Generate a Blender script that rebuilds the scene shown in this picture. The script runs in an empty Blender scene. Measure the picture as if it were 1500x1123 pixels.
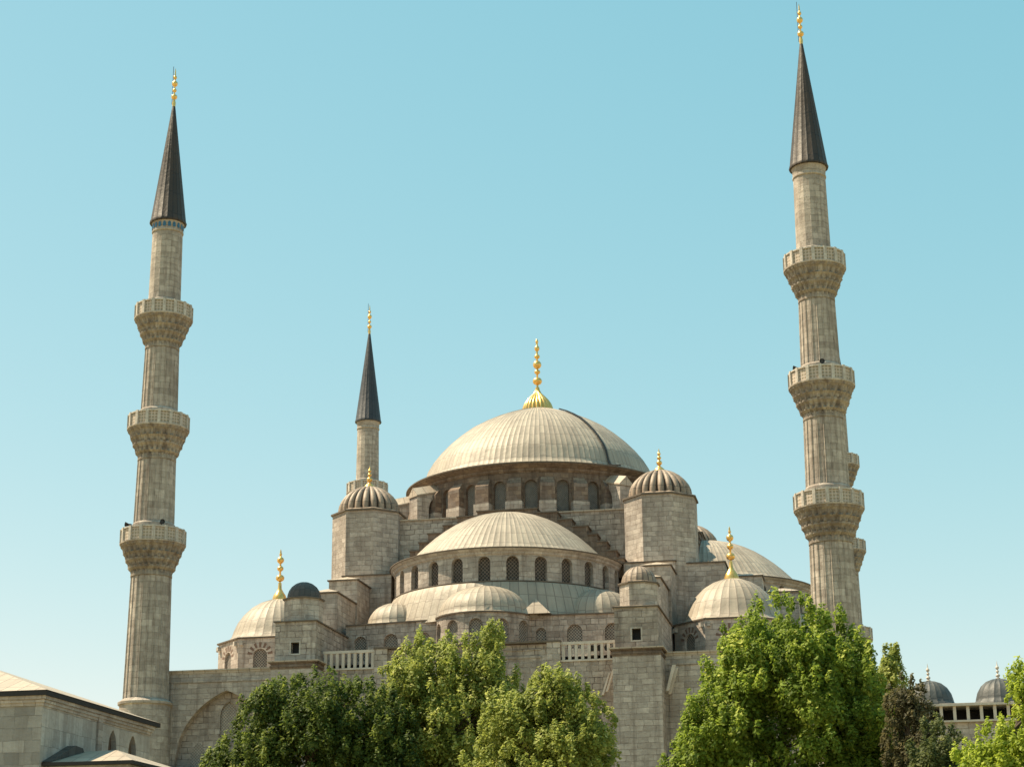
import bpy, math, random
import numpy as np
from mathutils import Matrix, Vector

# ------------------------------------------------------------------ camera, light, exposure
scene = bpy.context.scene
COL = scene.collection
PI = math.pi
sin, cos, rad = math.sin, math.cos, math.radians

cam_data = bpy.data.cameras.new("camera")
cam = bpy.data.objects.new("camera", cam_data)
COL.objects.link(cam)
RX = Vector((0.98008329, 0.19842505, -0.00801572))
UX = Vector((0.06400065, -0.27739404, 0.95862217))
FX = Vector((-0.18799114, 0.94004258, 0.28456859))
m = Matrix.Identity(4)
for i in range(3):
    m[i][0] = RX[i]; m[i][1] = UX[i]; m[i][2] = -FX[i]
m[0][3], m[1][3], m[2][3] = 32.928, -181.579, -8.249
cam.matrix_world = m
cam_data.sensor_fit = 'HORIZONTAL'
cam_data.sensor_width = 36.0
cam_data.lens = 2679.25 / 1500 * 36.0
cam_data.shift_x = 8.66 / 1500
cam_data.shift_y = 26.0 / 1500
cam_data.clip_end = 20000
scene.camera = cam

SUN_AZ = (-0.9998, 0.02)          # horizontal direction towards the sun (x, y)
SUN_EL = rad(57)
world = bpy.data.worlds.new("World")
scene.world = world
world.use_nodes = True
wn = world.node_tree
for n in list(wn.nodes): wn.nodes.remove(n)
w_out = wn.nodes.new('ShaderNodeOutputWorld')
w_bg = wn.nodes.new('ShaderNodeBackground')
w_sky = wn.nodes.new('ShaderNodeTexSky')
w_sky.sky_type = 'NISHITA'
w_sky.sun_disc = False
w_sky.sun_elevation = SUN_EL
w_sky.sun_rotation = math.atan2(SUN_AZ[0], SUN_AZ[1])
w_sky.altitude = 50
w_sky.air_density = 1.0
w_sky.dust_density = 0.35
w_sky.ozone_density = 1.0
w_mix = wn.nodes.new('ShaderNodeMix'); w_mix.data_type = 'RGBA'; w_mix.blend_type = 'MULTIPLY'
w_mix.inputs[0].default_value = 1.0
w_mix.inputs[7].default_value = (0.86, 1.75, 1.83, 1)      # the cyan, slightly faded colour of the film stock
w_sep = wn.nodes.new('ShaderNodeSeparateColor'); w_com = wn.nodes.new('ShaderNodeCombineColor')   # film response per colour layer
wn.links.new(w_sky.outputs[0], w_sep.inputs[0])
for ch, gm in enumerate((1.0, 0.47, 0.37)):
    pw = wn.nodes.new('ShaderNodeMath'); pw.operation = 'POWER'; pw.inputs[1].default_value = gm
    wn.links.new(w_sep.outputs[ch], pw.inputs[0]); wn.links.new(pw.outputs[0], w_com.inputs[ch])
wn.links.new(w_com.outputs[0], w_mix.inputs[6])
wn.links.new(w_mix.outputs[2], w_bg.inputs[0])
w_bg.inputs[1].default_value = 0.13
wn.links.new(w_bg.outputs[0], w_out.inputs[0])

sun_d = bpy.data.lights.new("sun", 'SUN')
sun_d.energy = 5.0
sun_d.angle = rad(0.5)
sun_d.color = (1.0, 0.85, 0.61)
sun = bpy.data.objects.new("sun", sun_d)
COL.objects.link(sun)
sd = Vector((SUN_AZ[0] * cos(SUN_EL), SUN_AZ[1] * cos(SUN_EL), sin(SUN_EL)))
sun.rotation_euler = sd.to_track_quat('Z', 'Y').to_euler()

scene.view_settings.view_transform = 'Standard'
scene.view_settings.look = 'None'
scene.view_settings.exposure = 0.86
scene.view_settings.gamma = 1.0

GZ = -10.0                        # ground level; the camera is held 1.75 m above it

# ------------------------------------------------------------------ materials
class NT:
    """small helper for writing node trees"""
    def __init__(self, name):
        self.mat = bpy.data.materials.new(name)
        self.mat.use_nodes = True
        self.t = self.mat.node_tree
        self.bsdf = self.t.nodes['Principled BSDF']
        self.out = self.t.nodes['Material Output']
    def n(self, kind, **kw):
        nd = self.t.nodes.new(kind)
        for k, v in kw.items(): setattr(nd, k, v)
        return nd
    def l(self, a, b): self.t.links.new(a, b)
    def val(self, sock, v):
        if hasattr(v, 'is_output'): self.l(v, sock)
        else: sock.default_value = v
    def math(self, op, a, b=None, c=None, clamp=False):
        nd = self.n('ShaderNodeMath', operation=op, use_clamp=clamp)
        self.val(nd.inputs[0], a)
        if b is not None: self.val(nd.inputs[1], b)
        if c is not None: self.val(nd.inputs[2], c)
        return nd.outputs[0]
    def mix(self, fac, a, b, mode='MIX'):
        nd = self.n('ShaderNodeMix', data_type='RGBA', blend_type=mode)
        self.val(nd.inputs[0], fac)
        for i, v in ((6, a), (7, b)):
            if hasattr(v, 'is_output'): self.l(v, nd.inputs[i])
            else: nd.inputs[i].default_value = (*v, 1)
        return nd.outputs[2]
    def noise(self, vec, scale, detail=4, rough=0.6):
        nd = self.n('ShaderNodeTexNoise')
        nd.inputs['Scale'].default_value = scale
        nd.inputs['Detail'].default_value = detail
        nd.inputs['Roughness'].default_value = rough
        if vec is not None: self.l(vec, nd.inputs['Vector'])
        return nd.outputs['Fac']
    def ramp(self, fac, p0, p1):
        nd = self.n('ShaderNodeMapRange')
        self.l(fac, nd.inputs[0]); nd.inputs[1].default_value = p0; nd.inputs[2].default_value = p1
        return nd.outputs[0]
    def scaled(self, vec, s):
        nd = self.n('ShaderNodeMapping'); nd.inputs['Scale'].default_value = s
        self.l(vec, nd.inputs['Vector']); return nd.outputs[0]
    def uv(self): return self.n('ShaderNodeTexCoord').outputs['UV']
    def obj(self): return self.n('ShaderNodeTexCoord').outputs['Object']
    def bump(self, h, dist, strength=1.0, chain=None):
        nd = self.n('ShaderNodeBump')
        nd.inputs['Strength'].default_value = strength
        nd.inputs['Distance'].default_value = dist
        self.l(h, nd.inputs['Height'])
        if chain is not None: self.l(chain, nd.inputs['Normal'])
        return nd.outputs[0]

def stone(name, a, b, c, mortar, bw=1.05, rh=0.46, stain=0.55, msize=0.018, dark=(0.12, 0.10, 0.075)):
    a, b, c = [(q[0] * 1.04, q[1] * 1.085, q[2] * 1.10) for q in (a, b, c)]
    k = NT(name); uv = k.uv(); ob = k.obj()
    nz = k.n('ShaderNodeTexNoise'); nz.inputs['Scale'].default_value = 0.8; nz.inputs['Detail'].default_value = 3
    k.l(ob, nz.inputs['Vector'])
    va = k.n('ShaderNodeVectorMath', operation='SUBTRACT'); k.l(nz.outputs['Color'], va.inputs[0]); va.inputs[1].default_value = (0.5, 0.5, 0.5)
    vb = k.n('ShaderNodeVectorMath', operation='MULTIPLY'); k.l(va.outputs[0], vb.inputs[0]); vb.inputs[1].default_value = (0.5, 0.16, 0)
    vc = k.n('ShaderNodeVectorMath', operation='ADD'); k.l(uv, vc.inputs[0]); k.l(vb.outputs[0], vc.inputs[1])
    uv = vc.outputs[0]
    br = k.n('ShaderNodeTexBrick', offset=0.45, offset_frequency=2, squash=0.72, squash_frequency=3)
    k.l(uv, br.inputs['Vector'])
    br.inputs['Scale'].default_value = 1.0
    br.inputs['Brick Width'].default_value = bw
    br.inputs['Row Height'].default_value = rh
    br.inputs['Mortar Size'].default_value = msize
    br.inputs['Mortar Smooth'].default_value = 0.3
    br.inputs['Bias'].default_value = 0.0
    br.inputs['Color1'].default_value = (*a, 1)
    br.inputs['Color2'].default_value = (*b, 1)
    br.inputs['Mortar'].default_value = (*[(p + q) / 2 for p, q in zip(a, b)], 1)
    # a second, differently sized coursing picks out single odd stones
    br2 = k.n('ShaderNodeTexBrick', offset=0.45, offset_frequency=2, squash=0.72, squash_frequency=3)
    k.l(uv, br2.inputs['Vector'])
    br2.inputs['Scale'].default_value = 1.0
    br2.inputs['Brick Width'].default_value = bw
    br2.inputs['Row Height'].default_value = rh
    br2.inputs['Mortar Size'].default_value = 0.0
    br2.inputs['Bias'].default_value = -0.35
    br2.inputs['Color1'].default_value = (0, 0, 0, 1)
    br2.inputs['Color2'].default_value = (1, 1, 1, 1)
    odd = k.ramp(br2.outputs['Color'], 0.45, 0.9)
    col = k.mix(k.math('MULTIPLY', odd, 0.65), br.outputs['Color'], c)
    joint = k.math('MULTIPLY', br.outputs['Fac'], k.ramp(k.noise(ob, 1.1, 4, 0.7), 0.40, 0.66))
    col = k.mix(joint, col, mortar)
    n1 = k.ramp(k.noise(ob, 0.22, 6, 0.7), 0.38, 0.75)
    col = k.mix(k.math('MULTIPLY', n1, stain), col, dark)
    n4 = k.ramp(k.noise(k.scaled(ob, (1, 1, 2.2)), 1.4, 5, 0.75), 0.45, 0.72)
    col = k.mix(k.math('MULTIPLY', n4, stain * 0.8), col, dark)
    st = k.ramp(k.noise(k.scaled(ob, (1.6, 1.6, 0.13)), 1.0, 5, 0.68), 0.50, 0.68)
    col = k.mix(k.math('MULTIPLY', st, stain * 0.95), col, dark)
    n3 = k.ramp(k.noise(ob, 3.5, 4, 0.7), 0.3, 0.75)
    col = k.mix(k.math('MULTIPLY', n3, 0.28), col, (dark[0] * 1.4, dark[1] * 1.3, dark[2] * 1.2))
    k.l(col, k.bsdf.inputs['Base Color'])
    k.bsdf.inputs['Roughness'].default_value = 0.9
    k.bsdf.inputs['Specular IOR Level'].default_value = 0.2
    b1 = k.bump(br.outputs['Fac'], -0.03, 0.9)
    b2 = k.bump(k.noise(ob, 5.0, 5, 0.7), 0.06, 0.8, b1)
    k.l(b2, k.bsdf.inputs['Normal'])
    return k.mat

def lead(name, a, b, seam, lap=1.55, rough=0.55, seam_w=0.055):
    """weathered lead sheets: the UV carries seam number (u) and metres along the slope (v)"""
    k = NT(name); uv = k.uv(); ob = k.obj()
    sep = k.n('ShaderNodeSeparateXYZ'); k.l(uv, sep.inputs[0])
    u, v = sep.outputs[0], sep.outputs[1]
    fu = k.math('ABSOLUTE', k.math('SUBTRACT', k.math('FRACT', k.math('ADD', u, 0.5)), 0.5))
    cell = k.math('FLOOR', u)
    wn_ = k.n('ShaderNodeTexWhiteNoise', noise_dimensions='1D'); k.l(cell, wn_.inputs['W'])
    jit = k.math('MULTIPLY', wn_.outputs['Value'], 0.22)
    vv = k.math('DIVIDE', k.math('ADD', v, jit), lap)
    fv = k.math('ABSOLUTE', k.math('SUBTRACT', k.math('FRACT', vv), 0.5))
    l1 = k.math('LESS_THAN', fu, seam_w)
    l2 = k.math('LESS_THAN', fv, 0.022)
    line = k.math('MAXIMUM', k.math('MULTIPLY', l1, 0.75), k.math('MULTIPLY', l2, 0.7))
    sheet = k.n('ShaderNodeTexWhiteNoise', noise_dimensions='2D')
    cmb = k.n('ShaderNodeCombineXYZ'); k.l(cell, cmb.inputs[0]); k.l(k.math('FLOOR', k.math('ADD', vv, 0.5)), cmb.inputs[1])
    k.l(cmb.outputs[0], sheet.inputs['Vector'])
    n1 = k.ramp(k.noise(ob, 0.5, 5, 0.65), 0.3, 0.75)
    f = k.math('ADD', k.math('MULTIPLY', sheet.outputs['Value'], 0.6), k.math('MULTIPLY', n1, 0.6), clamp=True)
    col = k.mix(f, a, b)
    st = k.ramp(k.noise(k.scaled(uv, (1.7, 0.12, 1.0)), 1.0, 4, 0.6), 0.48, 0.8)
    col = k.mix(k.math('MULTIPLY', st, 0.45), col, seam)
    col = k.mix(line, col, seam)
    k.l(col, k.bsdf.inputs['Base Color'])
    k.bsdf.inputs['Roughness'].default_value = rough
    k.bsdf.inputs['Specular IOR Level'].default_value = 0.35
    b1 = k.bump(k.noise(ob, 1.6, 4, 0.6), 0.10, 0.5)
    k.l(b1, k.bsdf.inputs['Normal'])
    return k.mat

def plain(name, a, b=None, rough=0.7, metal=0.0, scale=3.0, spec=0.4, bump=0.02):
    k = NT(name); ob = k.obj()
    if b is None: b = tuple(x * 0.7 for x in a)
    col = k.mix(k.ramp(k.noise(ob, scale, 5, 0.65), 0.3, 0.72), a, b)
    k.l(col, k.bsdf.inputs['Base Color'])
    k.bsdf.inputs['Roughness'].default_value = rough
    k.bsdf.inputs['Metallic'].default_value = metal
    k.bsdf.inputs['Specular IOR Level'].default_value = spec
    if bump: k.l(k.bump(k.noise(ob, scale * 2.5, 4), bump, 0.6), k.bsdf.inputs['Normal'])
    return k.mat

def lattice(name, bar, hole, scale=4.6, size=0.34):
    """pierced plaster window grille with staggered round holes (UV in metres)"""
    k = NT(name); uv = k.uv(); ob = k.obj()
    mp = k.n('ShaderNodeMapping'); mp.inputs['Rotation'].default_value = (0, 0, rad(45))
    k.l(uv, mp.inputs['Vector'])
    vo = k.n('ShaderNodeTexVoronoi', voronoi_dimensions='2D', feature='F1')
    vo.inputs['Scale'].default_value = scale; vo.inputs['Randomness'].default_value = 0.0
    k.l(mp.outputs[0], vo.inputs['Vector'])
    f = k.ramp(vo.outputs['Distance'], size, size + 0.08)
    c0 = k.mix(k.ramp(k.noise(ob, 2.0, 4), 0.3, 0.7), bar, tuple(x * 0.6 for x in bar))
    col = k.mix(f, hole, c0)
    k.l(col, k.bsdf.inputs['Base Color'])
    k.bsdf.inputs['Roughness'].default_value = 0.8
    k.l(k.bump(f, 0.05, 0.8), k.bsdf.inputs['Normal'])
    return k.mat

M = {}
M['stone'] = stone('limestone_ashlar', (0.62, 0.525, 0.455), (0.37, 0.31, 0.268), (0.66, 0.575, 0.51), (0.16, 0.122, 0.10), stain=0.6, dark=(0.15, 0.116, 0.098))
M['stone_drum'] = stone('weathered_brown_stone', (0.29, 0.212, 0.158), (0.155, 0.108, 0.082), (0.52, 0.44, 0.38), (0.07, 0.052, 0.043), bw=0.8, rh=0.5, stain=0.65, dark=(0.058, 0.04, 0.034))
M['stone_rough'] = stone('rough_stone_courses', (0.59, 0.495, 0.425), (0.33, 0.272, 0.23), (0.66, 0.575, 0.51), (0.10, 0.076, 0.064), bw=0.95, rh=0.5, stain=0.65, msize=0.036, dark=(0.125, 0.096, 0.08))
M['stone_mixed'] = stone('mixed_dark_and_light_blocks', (0.38, 0.28, 0.205), (0.14, 0.09, 0.068), (0.64, 0.56, 0.49), (0.08, 0.06, 0.048), bw=0.9, rh=0.42, stain=0.5, dark=(0.085, 0.058, 0.048))
M['stone_light'] = stone('light_pavilion_stone', (0.56, 0.495, 0.445), (0.37, 0.325, 0.292), (0.31, 0.28, 0.255), (0.30, 0.26, 0.225), bw=0.7, rh=1.1, stain=0.5, msize=0.014, dark=(0.22, 0.185, 0.16))
M['stone_pale'] = stone('pale_repaired_stone', (0.60, 0.53, 0.465), (0.50, 0.435, 0.38), (0.38, 0.345, 0.315), (0.32, 0.27, 0.23), bw=0.95, rh=0.62, stain=0.35, msize=0.01, dark=(0.19, 0.155, 0.13))
M['stone_gate'] = stone('pavilion_stone', (0.42, 0.385, 0.36), (0.22, 0.205, 0.196), (0.16, 0.155, 0.153), (0.23, 0.20, 0.178), bw=1.25, rh=0.72, stain=0.45, msize=0.016, dark=(0.15, 0.13, 0.115))
M['minaret'] = stone('minaret_stone', (0.59, 0.50, 0.425), (0.35, 0.292, 0.245), (0.65, 0.565, 0.49), (0.165, 0.128, 0.105), bw=1.0, rh=0.55, stain=0.6, msize=0.012, dark=(0.14, 0.108, 0.09))
M['corbel'] = stone('stain_and_shade_corbel_stone', (0.46, 0.385, 0.315), (0.30, 0.245, 0.20), (0.52, 0.44, 0.37), (0.14, 0.108, 0.09), bw=0.5, rh=0.6, stain=0.8, msize=0.01, dark=(0.10, 0.075, 0.062))  # stained stone, darkened further to paint in the shade under the balconies
M['lead'] = lead('pale_lead_sheet', (0.445, 0.382, 0.302), (0.28, 0.236, 0.187), (0.165, 0.13, 0.105), seam_w=0.05)  # one lead tone for all dome slopes
M['lead_flat'] = lead('lead_roof_sheet', (0.49, 0.405, 0.315), (0.37, 0.30, 0.235), (0.20, 0.155, 0.12), lap=2.4, seam_w=0.04)
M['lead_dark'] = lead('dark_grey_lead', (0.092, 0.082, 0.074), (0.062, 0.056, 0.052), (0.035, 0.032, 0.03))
M['lead_tan'] = lead('brownish_lead', (0.36, 0.275, 0.205), (0.24, 0.18, 0.135), (0.075, 0.054, 0.043), seam_w=0.13)  # wide dark seam lines paint shade into the grooves of the ribbed domes
M['lead_court'] = lead('blue_grey_lead', (0.085, 0.09, 0.088), (0.06, 0.063, 0.062), (0.035, 0.035, 0.035))
M['spire'] = lead('spire_lead', (0.062, 0.042, 0.029), (0.036, 0.026, 0.02), (0.017, 0.013, 0.011), lap=2.1, seam_w=0.09)
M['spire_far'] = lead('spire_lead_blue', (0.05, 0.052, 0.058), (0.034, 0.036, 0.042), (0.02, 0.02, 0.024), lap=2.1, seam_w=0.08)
M['eave'] = plain('dark_lead_edge', (0.15, 0.115, 0.085), (0.09, 0.07, 0.055))
M['gutter'] = plain('black_eave_board', (0.025, 0.022, 0.022), (0.015, 0.014, 0.014))
M['gold'] = plain('gilded_copper', (0.93, 0.60, 0.20), (0.66, 0.37, 0.11), rough=0.3, metal=0.72, scale=5, bump=0.012)
M['gold_base'] = plain('gilded_sheet', (0.80, 0.58, 0.22), (0.62, 0.42, 0.15), rough=0.45, metal=0.6, scale=2, bump=0.0)
M['lattice'] = lattice('grille_plaster', (0.33, 0.29, 0.245), (0.075, 0.068, 0.062), scale=5.4, size=0.31)
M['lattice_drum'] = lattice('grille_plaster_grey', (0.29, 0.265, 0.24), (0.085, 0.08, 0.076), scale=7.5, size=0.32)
M['lattice_worn'] = lattice('worn_grille_plaster', (0.40, 0.345, 0.295), (0.20, 0.168, 0.14), scale=5.4, size=0.30)
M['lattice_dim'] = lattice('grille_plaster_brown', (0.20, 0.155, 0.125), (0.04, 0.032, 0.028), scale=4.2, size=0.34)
M['void'] = plain('dark_interior', (0.012, 0.011, 0.010), (0.008, 0.007, 0.007), bump=0.0)
M['red_stone'] = plain('red_voussoir_stone', (0.21, 0.135, 0.10), (0.14, 0.085, 0.065), scale=1.5)
M['brick'] = stone('dark_red_brick', (0.13, 0.075, 0.05), (0.09, 0.05, 0.035), (0.17, 0.11, 0.08), (0.16, 0.13, 0.10), bw=0.3, rh=0.1, stain=0.4, msize=0.01)
M['marble'] = plain('pale_marble', (0.60, 0.53, 0.46), (0.42, 0.36, 0.30), scale=1.5, rough=0.6)
M['white'] = plain('white_board', (0.80, 0.79, 0.76), (0.72, 0.70, 0.67), scale=1.0, bump=0.0)
M['blue_tile'] = plain('blue_glazed_tile', (0.035, 0.13, 0.22), (0.03, 0.09, 0.17), rough=0.3)
M['iron'] = plain('dark_iron', (0.05, 0.045, 0.042), (0.03, 0.028, 0.026), rough=0.5, metal=0.3)
M['grey_wood'] = plain('grey_old_timber', (0.30, 0.285, 0.26), (0.20, 0.19, 0.17))
M['ground'] = plain('pale_park_ground', (0.36, 0.30, 0.185), (0.22, 0.22, 0.10), scale=0.06, rough=0.95, spec=0.1)
M['bark'] = plain('tree_bark', (0.11, 0.085, 0.06), (0.06, 0.045, 0.033), scale=2.0, rough=0.95, bump=0.06)

def foliage(name, dark, light, tip, glow=1.5):
    k = NT(name)
    at = k.n('ShaderNodeAttribute', attribute_name='tone')
    col = k.mix(k.ramp(at.outputs['Fac'], 0.0, 0.75), dark, light)
    col = k.mix(k.ramp(at.outputs['Fac'], 0.72, 1.0), col, tip)
    k.l(col, k.bsdf.inputs['Base Color'])
    k.bsdf.inputs['Roughness'].default_value = 0.6
    k.bsdf.inputs['Specular IOR Level'].default_value = 0.22
    tr = k.n('ShaderNodeBsdfTranslucent'); k.l(k.mix(0.6, col, tuple(min(0.7, c * glow) for c in light)), tr.inputs['Color'])
    mx = k.n('ShaderNodeMixShader'); mx.inputs[0].default_value = 0.42
    k.l(k.bsdf.outputs[0], mx.inputs[1]); k.l(tr.outputs[0], mx.inputs[2])
    k.l(mx.outputs[0], k.out.inputs['Surface'])
    return k.mat

M['leaf_olive'] = foliage('leaves_olive_green', (0.10, 0.13, 0.026), (0.31, 0.345, 0.075), (0.62, 0.60, 0.22))
M['leaf_deep'] = foliage('leaves_deep_green', (0.030, 0.056, 0.014), (0.12, 0.16, 0.03), (0.32, 0.34, 0.07))
M['leaf_fresh'] = foliage('leaves_fresh_green', (0.065, 0.105, 0.016), (0.24, 0.315, 0.04), (0.56, 0.57, 0.12))
M['leaf_lime'] = foliage('leaves_lime_green', (0.14, 0.19, 0.018), (0.33, 0.40, 0.042), (0.55, 0.58, 0.10))
M['leaf_rust'] = foliage('leaves_dull_brown', (0.050, 0.048, 0.024), (0.13, 0.115, 0.052), (0.22, 0.19, 0.09))
M['leaf_grey'] = foliage('leaves_dark_grey_green', (0.040, 0.058, 0.020), (0.12, 0.14, 0.045), (0.24, 0.25, 0.09))

# ------------------------------------------------------------------ mesh builder
class MB:
    def __init__(self): self.v = []; self.f = []; self.uv = []; self.s = []
    def face(self, pts, uvs=None, smooth=False):
        b = len(self.v); self.v += [tuple(p) for p in pts]
        self.f.append(tuple(range(b, b + len(pts))))
        if uvs is None:
            a = Vector(pts[0]); nrm = Vector((0, 0, 0))
            for i in range(1, len(pts) - 1):
                nrm += (Vector(pts[i]) - a).cross(Vector(pts[i + 1]) - a)
            if nrm.length > 0: nrm.normalize()
            if abs(nrm.z) > 0.8: uvs = [(p[0], p[1]) for p in pts]
            else:
                h = Vector((-nrm.y, nrm.x, 0)); h.normalize()
                s = nrm.cross(h)
                uvs = [(p[0] * h.x + p[1] * h.y, p[0] * s.x + p[1] * s.y + p[2] * s.z) for p in pts]
        self.uv += uvs; self.s.append(smooth)
    def box(self, x0, x1, y0, y1, z0, z1, fn=None):
        c = [(x, y, z) for z in (z0, z1) for y in (y0, y1) for x in (x0, x1)]
        if fn: c = [fn(p) for p in c]
        for q in ((0, 1, 5, 4), (1, 3, 7, 5), (3, 2, 6, 7), (2, 0, 4, 6), (4, 5, 7, 6), (2, 3, 1, 0)):
            self.face([c[i] for i in q])
    def prism(self, poly, z0, z1, cap=True, top=None):
        """poly counter-clockwise in plan; top may be a smaller polygon for a tapering prism"""
        top = top or poly; n = len(poly)
        for i in range(n):
            j = (i + 1) % n
            self.face([(*poly[i], z0), (*poly[j], z0), (*top[j], z1), (*top[i], z1)])
        if cap:
            self.face([(*p, z1) for p in top]); self.face([(*p, z0) for p in reversed(poly)])
    def lathe(self, prof, cx=0, cy=0, n=32, a0=0.0, a1=2 * PI, seams=None, fn=None, smooth=True, uscale=None):
        """prof: list of (r, z) from bottom to top; the surface faces outwards.
        seams: number of lead sheets round the turn, gives raised seams; fn(r, z, a) -> r"""
        if seams:
            angs = []; us = []
            d = (a1 - a0) / seams
            for i in range(seams + 1):
                for off, raise_ in ((-0.07, 0), (0.0, 1), (0.07, 0)):
                    if (i == 0 and off < 0) or (i == seams and off > 0): continue
                    angs.append((a0 + d * (i + off), raise_)); us.append(i + off)
        else:
            angs = [(a0 + (a1 - a0) * i / n, 0) for i in range(n + 1)]
            rm = max(p[0] for p in prof)
            us = [(a - a0) * (uscale or rm) for a, _ in angs]
        L = [0]
        for i in range(1, len(prof)):
            L.append(L[-1] + math.hypot(prof[i][0] - prof[i - 1][0], prof[i][1] - prof[i - 1][1]))
        b = len(self.v); w = len(angs)
        for (r, z) in prof:
            for a, rs in angs:
                q = fn(r, z, a) if fn else r
                q += rs * 0.010 * min(1, r)
                self.v.append((cx + q * sin(a), cy - q * cos(a), z + rs * 0.012))
        for j in range(len(prof) - 1):
            for i in range(w - 1):
                p = b + j * w + i
                self.f.append((p, p + 1, p + w + 1, p + w))
                self.uv += [(us[i], L[j]), (us[i + 1], L[j]), (us[i + 1], L[j + 1]), (us[i], L[j + 1])]
                self.s.append(smooth)
    def arch_panel(self, fmap, u0, u1, z0, z1, uc, hw, zb, zs, rise=None, depth=0.3, n=10, back=False, sub=1):
        """wall panel u0..u1 x z0..z1 with an arched opening; fmap(u, z, d) -> xyz; rise > hw gives a pointed arch"""
        rise = rise or hw
        arc = []
        for i in range(n + 1):
            t = -1 + 2 * i / n
            if rise <= hw * 1.02: h = rise * math.sqrt(max(0, 1 - t * t)); u = uc + hw * t; 
            else:
                # two arcs meeting in a point
                R = (hw * hw + rise * rise) / (2 * hw)
                x = abs(t) * hw; h = math.sqrt(max(0, R * R - (x + R - hw) ** 2)); u = uc + hw * t
            if rise <= hw * 1.02:
                a = PI * (1 - i / n); u = uc + hw * cos(a); h = rise * sin(a)
            arc.append((u, zs + h))
        def q(a, b_, c, d): self.face([fmap(*p, 0) for p in (a, b_, c, d)], [a, b_, c, d])
        L, R_ = uc - hw, uc + hw
        if zb > z0: 
            q((u0, z0), (L, z0), (L, zb), (u0, zb)); q((L, z0), (R_, z0), (R_, zb), (L, zb)); q((R_, z0), (u1, z0), (u1, zb), (R_, zb))
        q((u0, zb), (L, zb), (L, zs), (u0, zs)); q((R_, zb), (u1, zb), (u1, zs), (R_, zs))
        q((u0, zs), (L, zs), (L, z1), (u0, z1)); q((R_, zs), (u1, zs), (u1, z1), (R_, z1))
        for i in range(n):
            a, b_ = arc[i], arc[i + 1]
            q(a, b_, (b_[0], z1), (a[0], z1))
        ring = [(L, zb)] + arc + [(R_, zb)]
        for i in range(len(ring)):
            a, b_ = ring[i], ring[(i + 1) % len(ring)]
            self.face([fmap(*a, 0), fmap(*a, depth), fmap(*b_, depth), fmap(*b_, 0)])
        return ring
    def fill(self, fmap, ring, d):
        self.face([fmap(u, z, d) for u, z in ring], list(ring))
    def build(self, name, mat, parent=None, sharp=30):
        me = bpy.data.meshes.new(name)
        me.from_pydata(self.v, [], self.f)
        uvl = me.uv_layers.new(name='UVMap')
        uvl.data.foreach_set('uv', np.array(self.uv, 'f').ravel())
        me.polygons.foreach_set('use_smooth', np.array(self.s, bool))
        if any(self.s):
            import bmesh
            bm = bmesh.new(); bm.from_mesh(me); bmesh.ops.remove_doubles(bm, verts=bm.verts, dist=0.0005); bm.to_mesh(me); bm.free()
            me.set_sharp_from_angle(angle=rad(sharp))
        me.materials.append(M[mat] if isinstance(mat, str) else mat)
        me.update()
        ob = bpy.data.objects.new(name, me)
        COL.objects.link(ob)
        if parent is not None:
            ob.parent = parent
            ob.matrix_parent_inverse = Matrix.Translation(-Vector(ORIGIN.get(parent.name, (0, 0, 0))))
        return ob

ORIGIN = {}
def thing(name, label, cat, loc=(0, 0, 0), group=None):
    o = bpy.data.objects.new(name, None); COL.objects.link(o)
    o.location = loc; ORIGIN[o.name] = tuple(loc)
    o.empty_display_size = 0.5
    tag(o, label, cat, group); return o
def tag(o, label=None, cat=None, group=None, kind=None):
    if label: o['label'] = label
    if cat: o['category'] = cat
    if group: o['group'] = group
    if kind: o['kind'] = kind
    return o
def copy_tree(o, parent=None):
    c = o.copy(); COL.objects.link(c)
    if parent is not None: c.parent = parent; c.matrix_parent_inverse = o.matrix_parent_inverse.copy()
    for ch in list(o.children): copy_tree(ch, c)
    return c

def plane_y(y):                    # wall facing -y
    return lambda u, z, d: (u, y + d, z)
def cyl(cx, cy, r):                # wall round an axis; u is the angle from -y times r
    return lambda u, z, d: (cx + (r - d) * sin(u / r), cy - (r - d) * cos(u / r), z)
def facet(p, q):                   # flat wall from p to q (plan), outside on the right hand of p->q
    p = Vector((*p, 0)); q = Vector((*q, 0)); t = (q - p).normalized(); n = Vector((t.y, -t.x, 0))
    return lambda u, z, d: tuple(p + t * u - n * d + Vector((0, 0, z)))
def octagon(cx, cy, r, rot=22.5, n=8):
    return [(cx + r * sin(rad(rot + i * 360 / n)), cy - r * cos(rad(rot + i * 360 / n))) for i in range(n)]
def rotq(k):                       # quarter turns about the dome axis
    c, s = round(cos(k * PI / 2)), round(sin(k * PI / 2))
    return lambda p: (p[0] * c - p[1] * s, p[0] * s + p[1] * c, p[2])

# ------------------------------------------------------------------ ground and sky-side setting
g = MB()
g.face([(-3000, -3000, GZ), (3000, -3000, GZ), (3000, 3000, GZ), (-3000, 3000, GZ)])
tag(g.build('ground', 'ground'), kind='structure')

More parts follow.
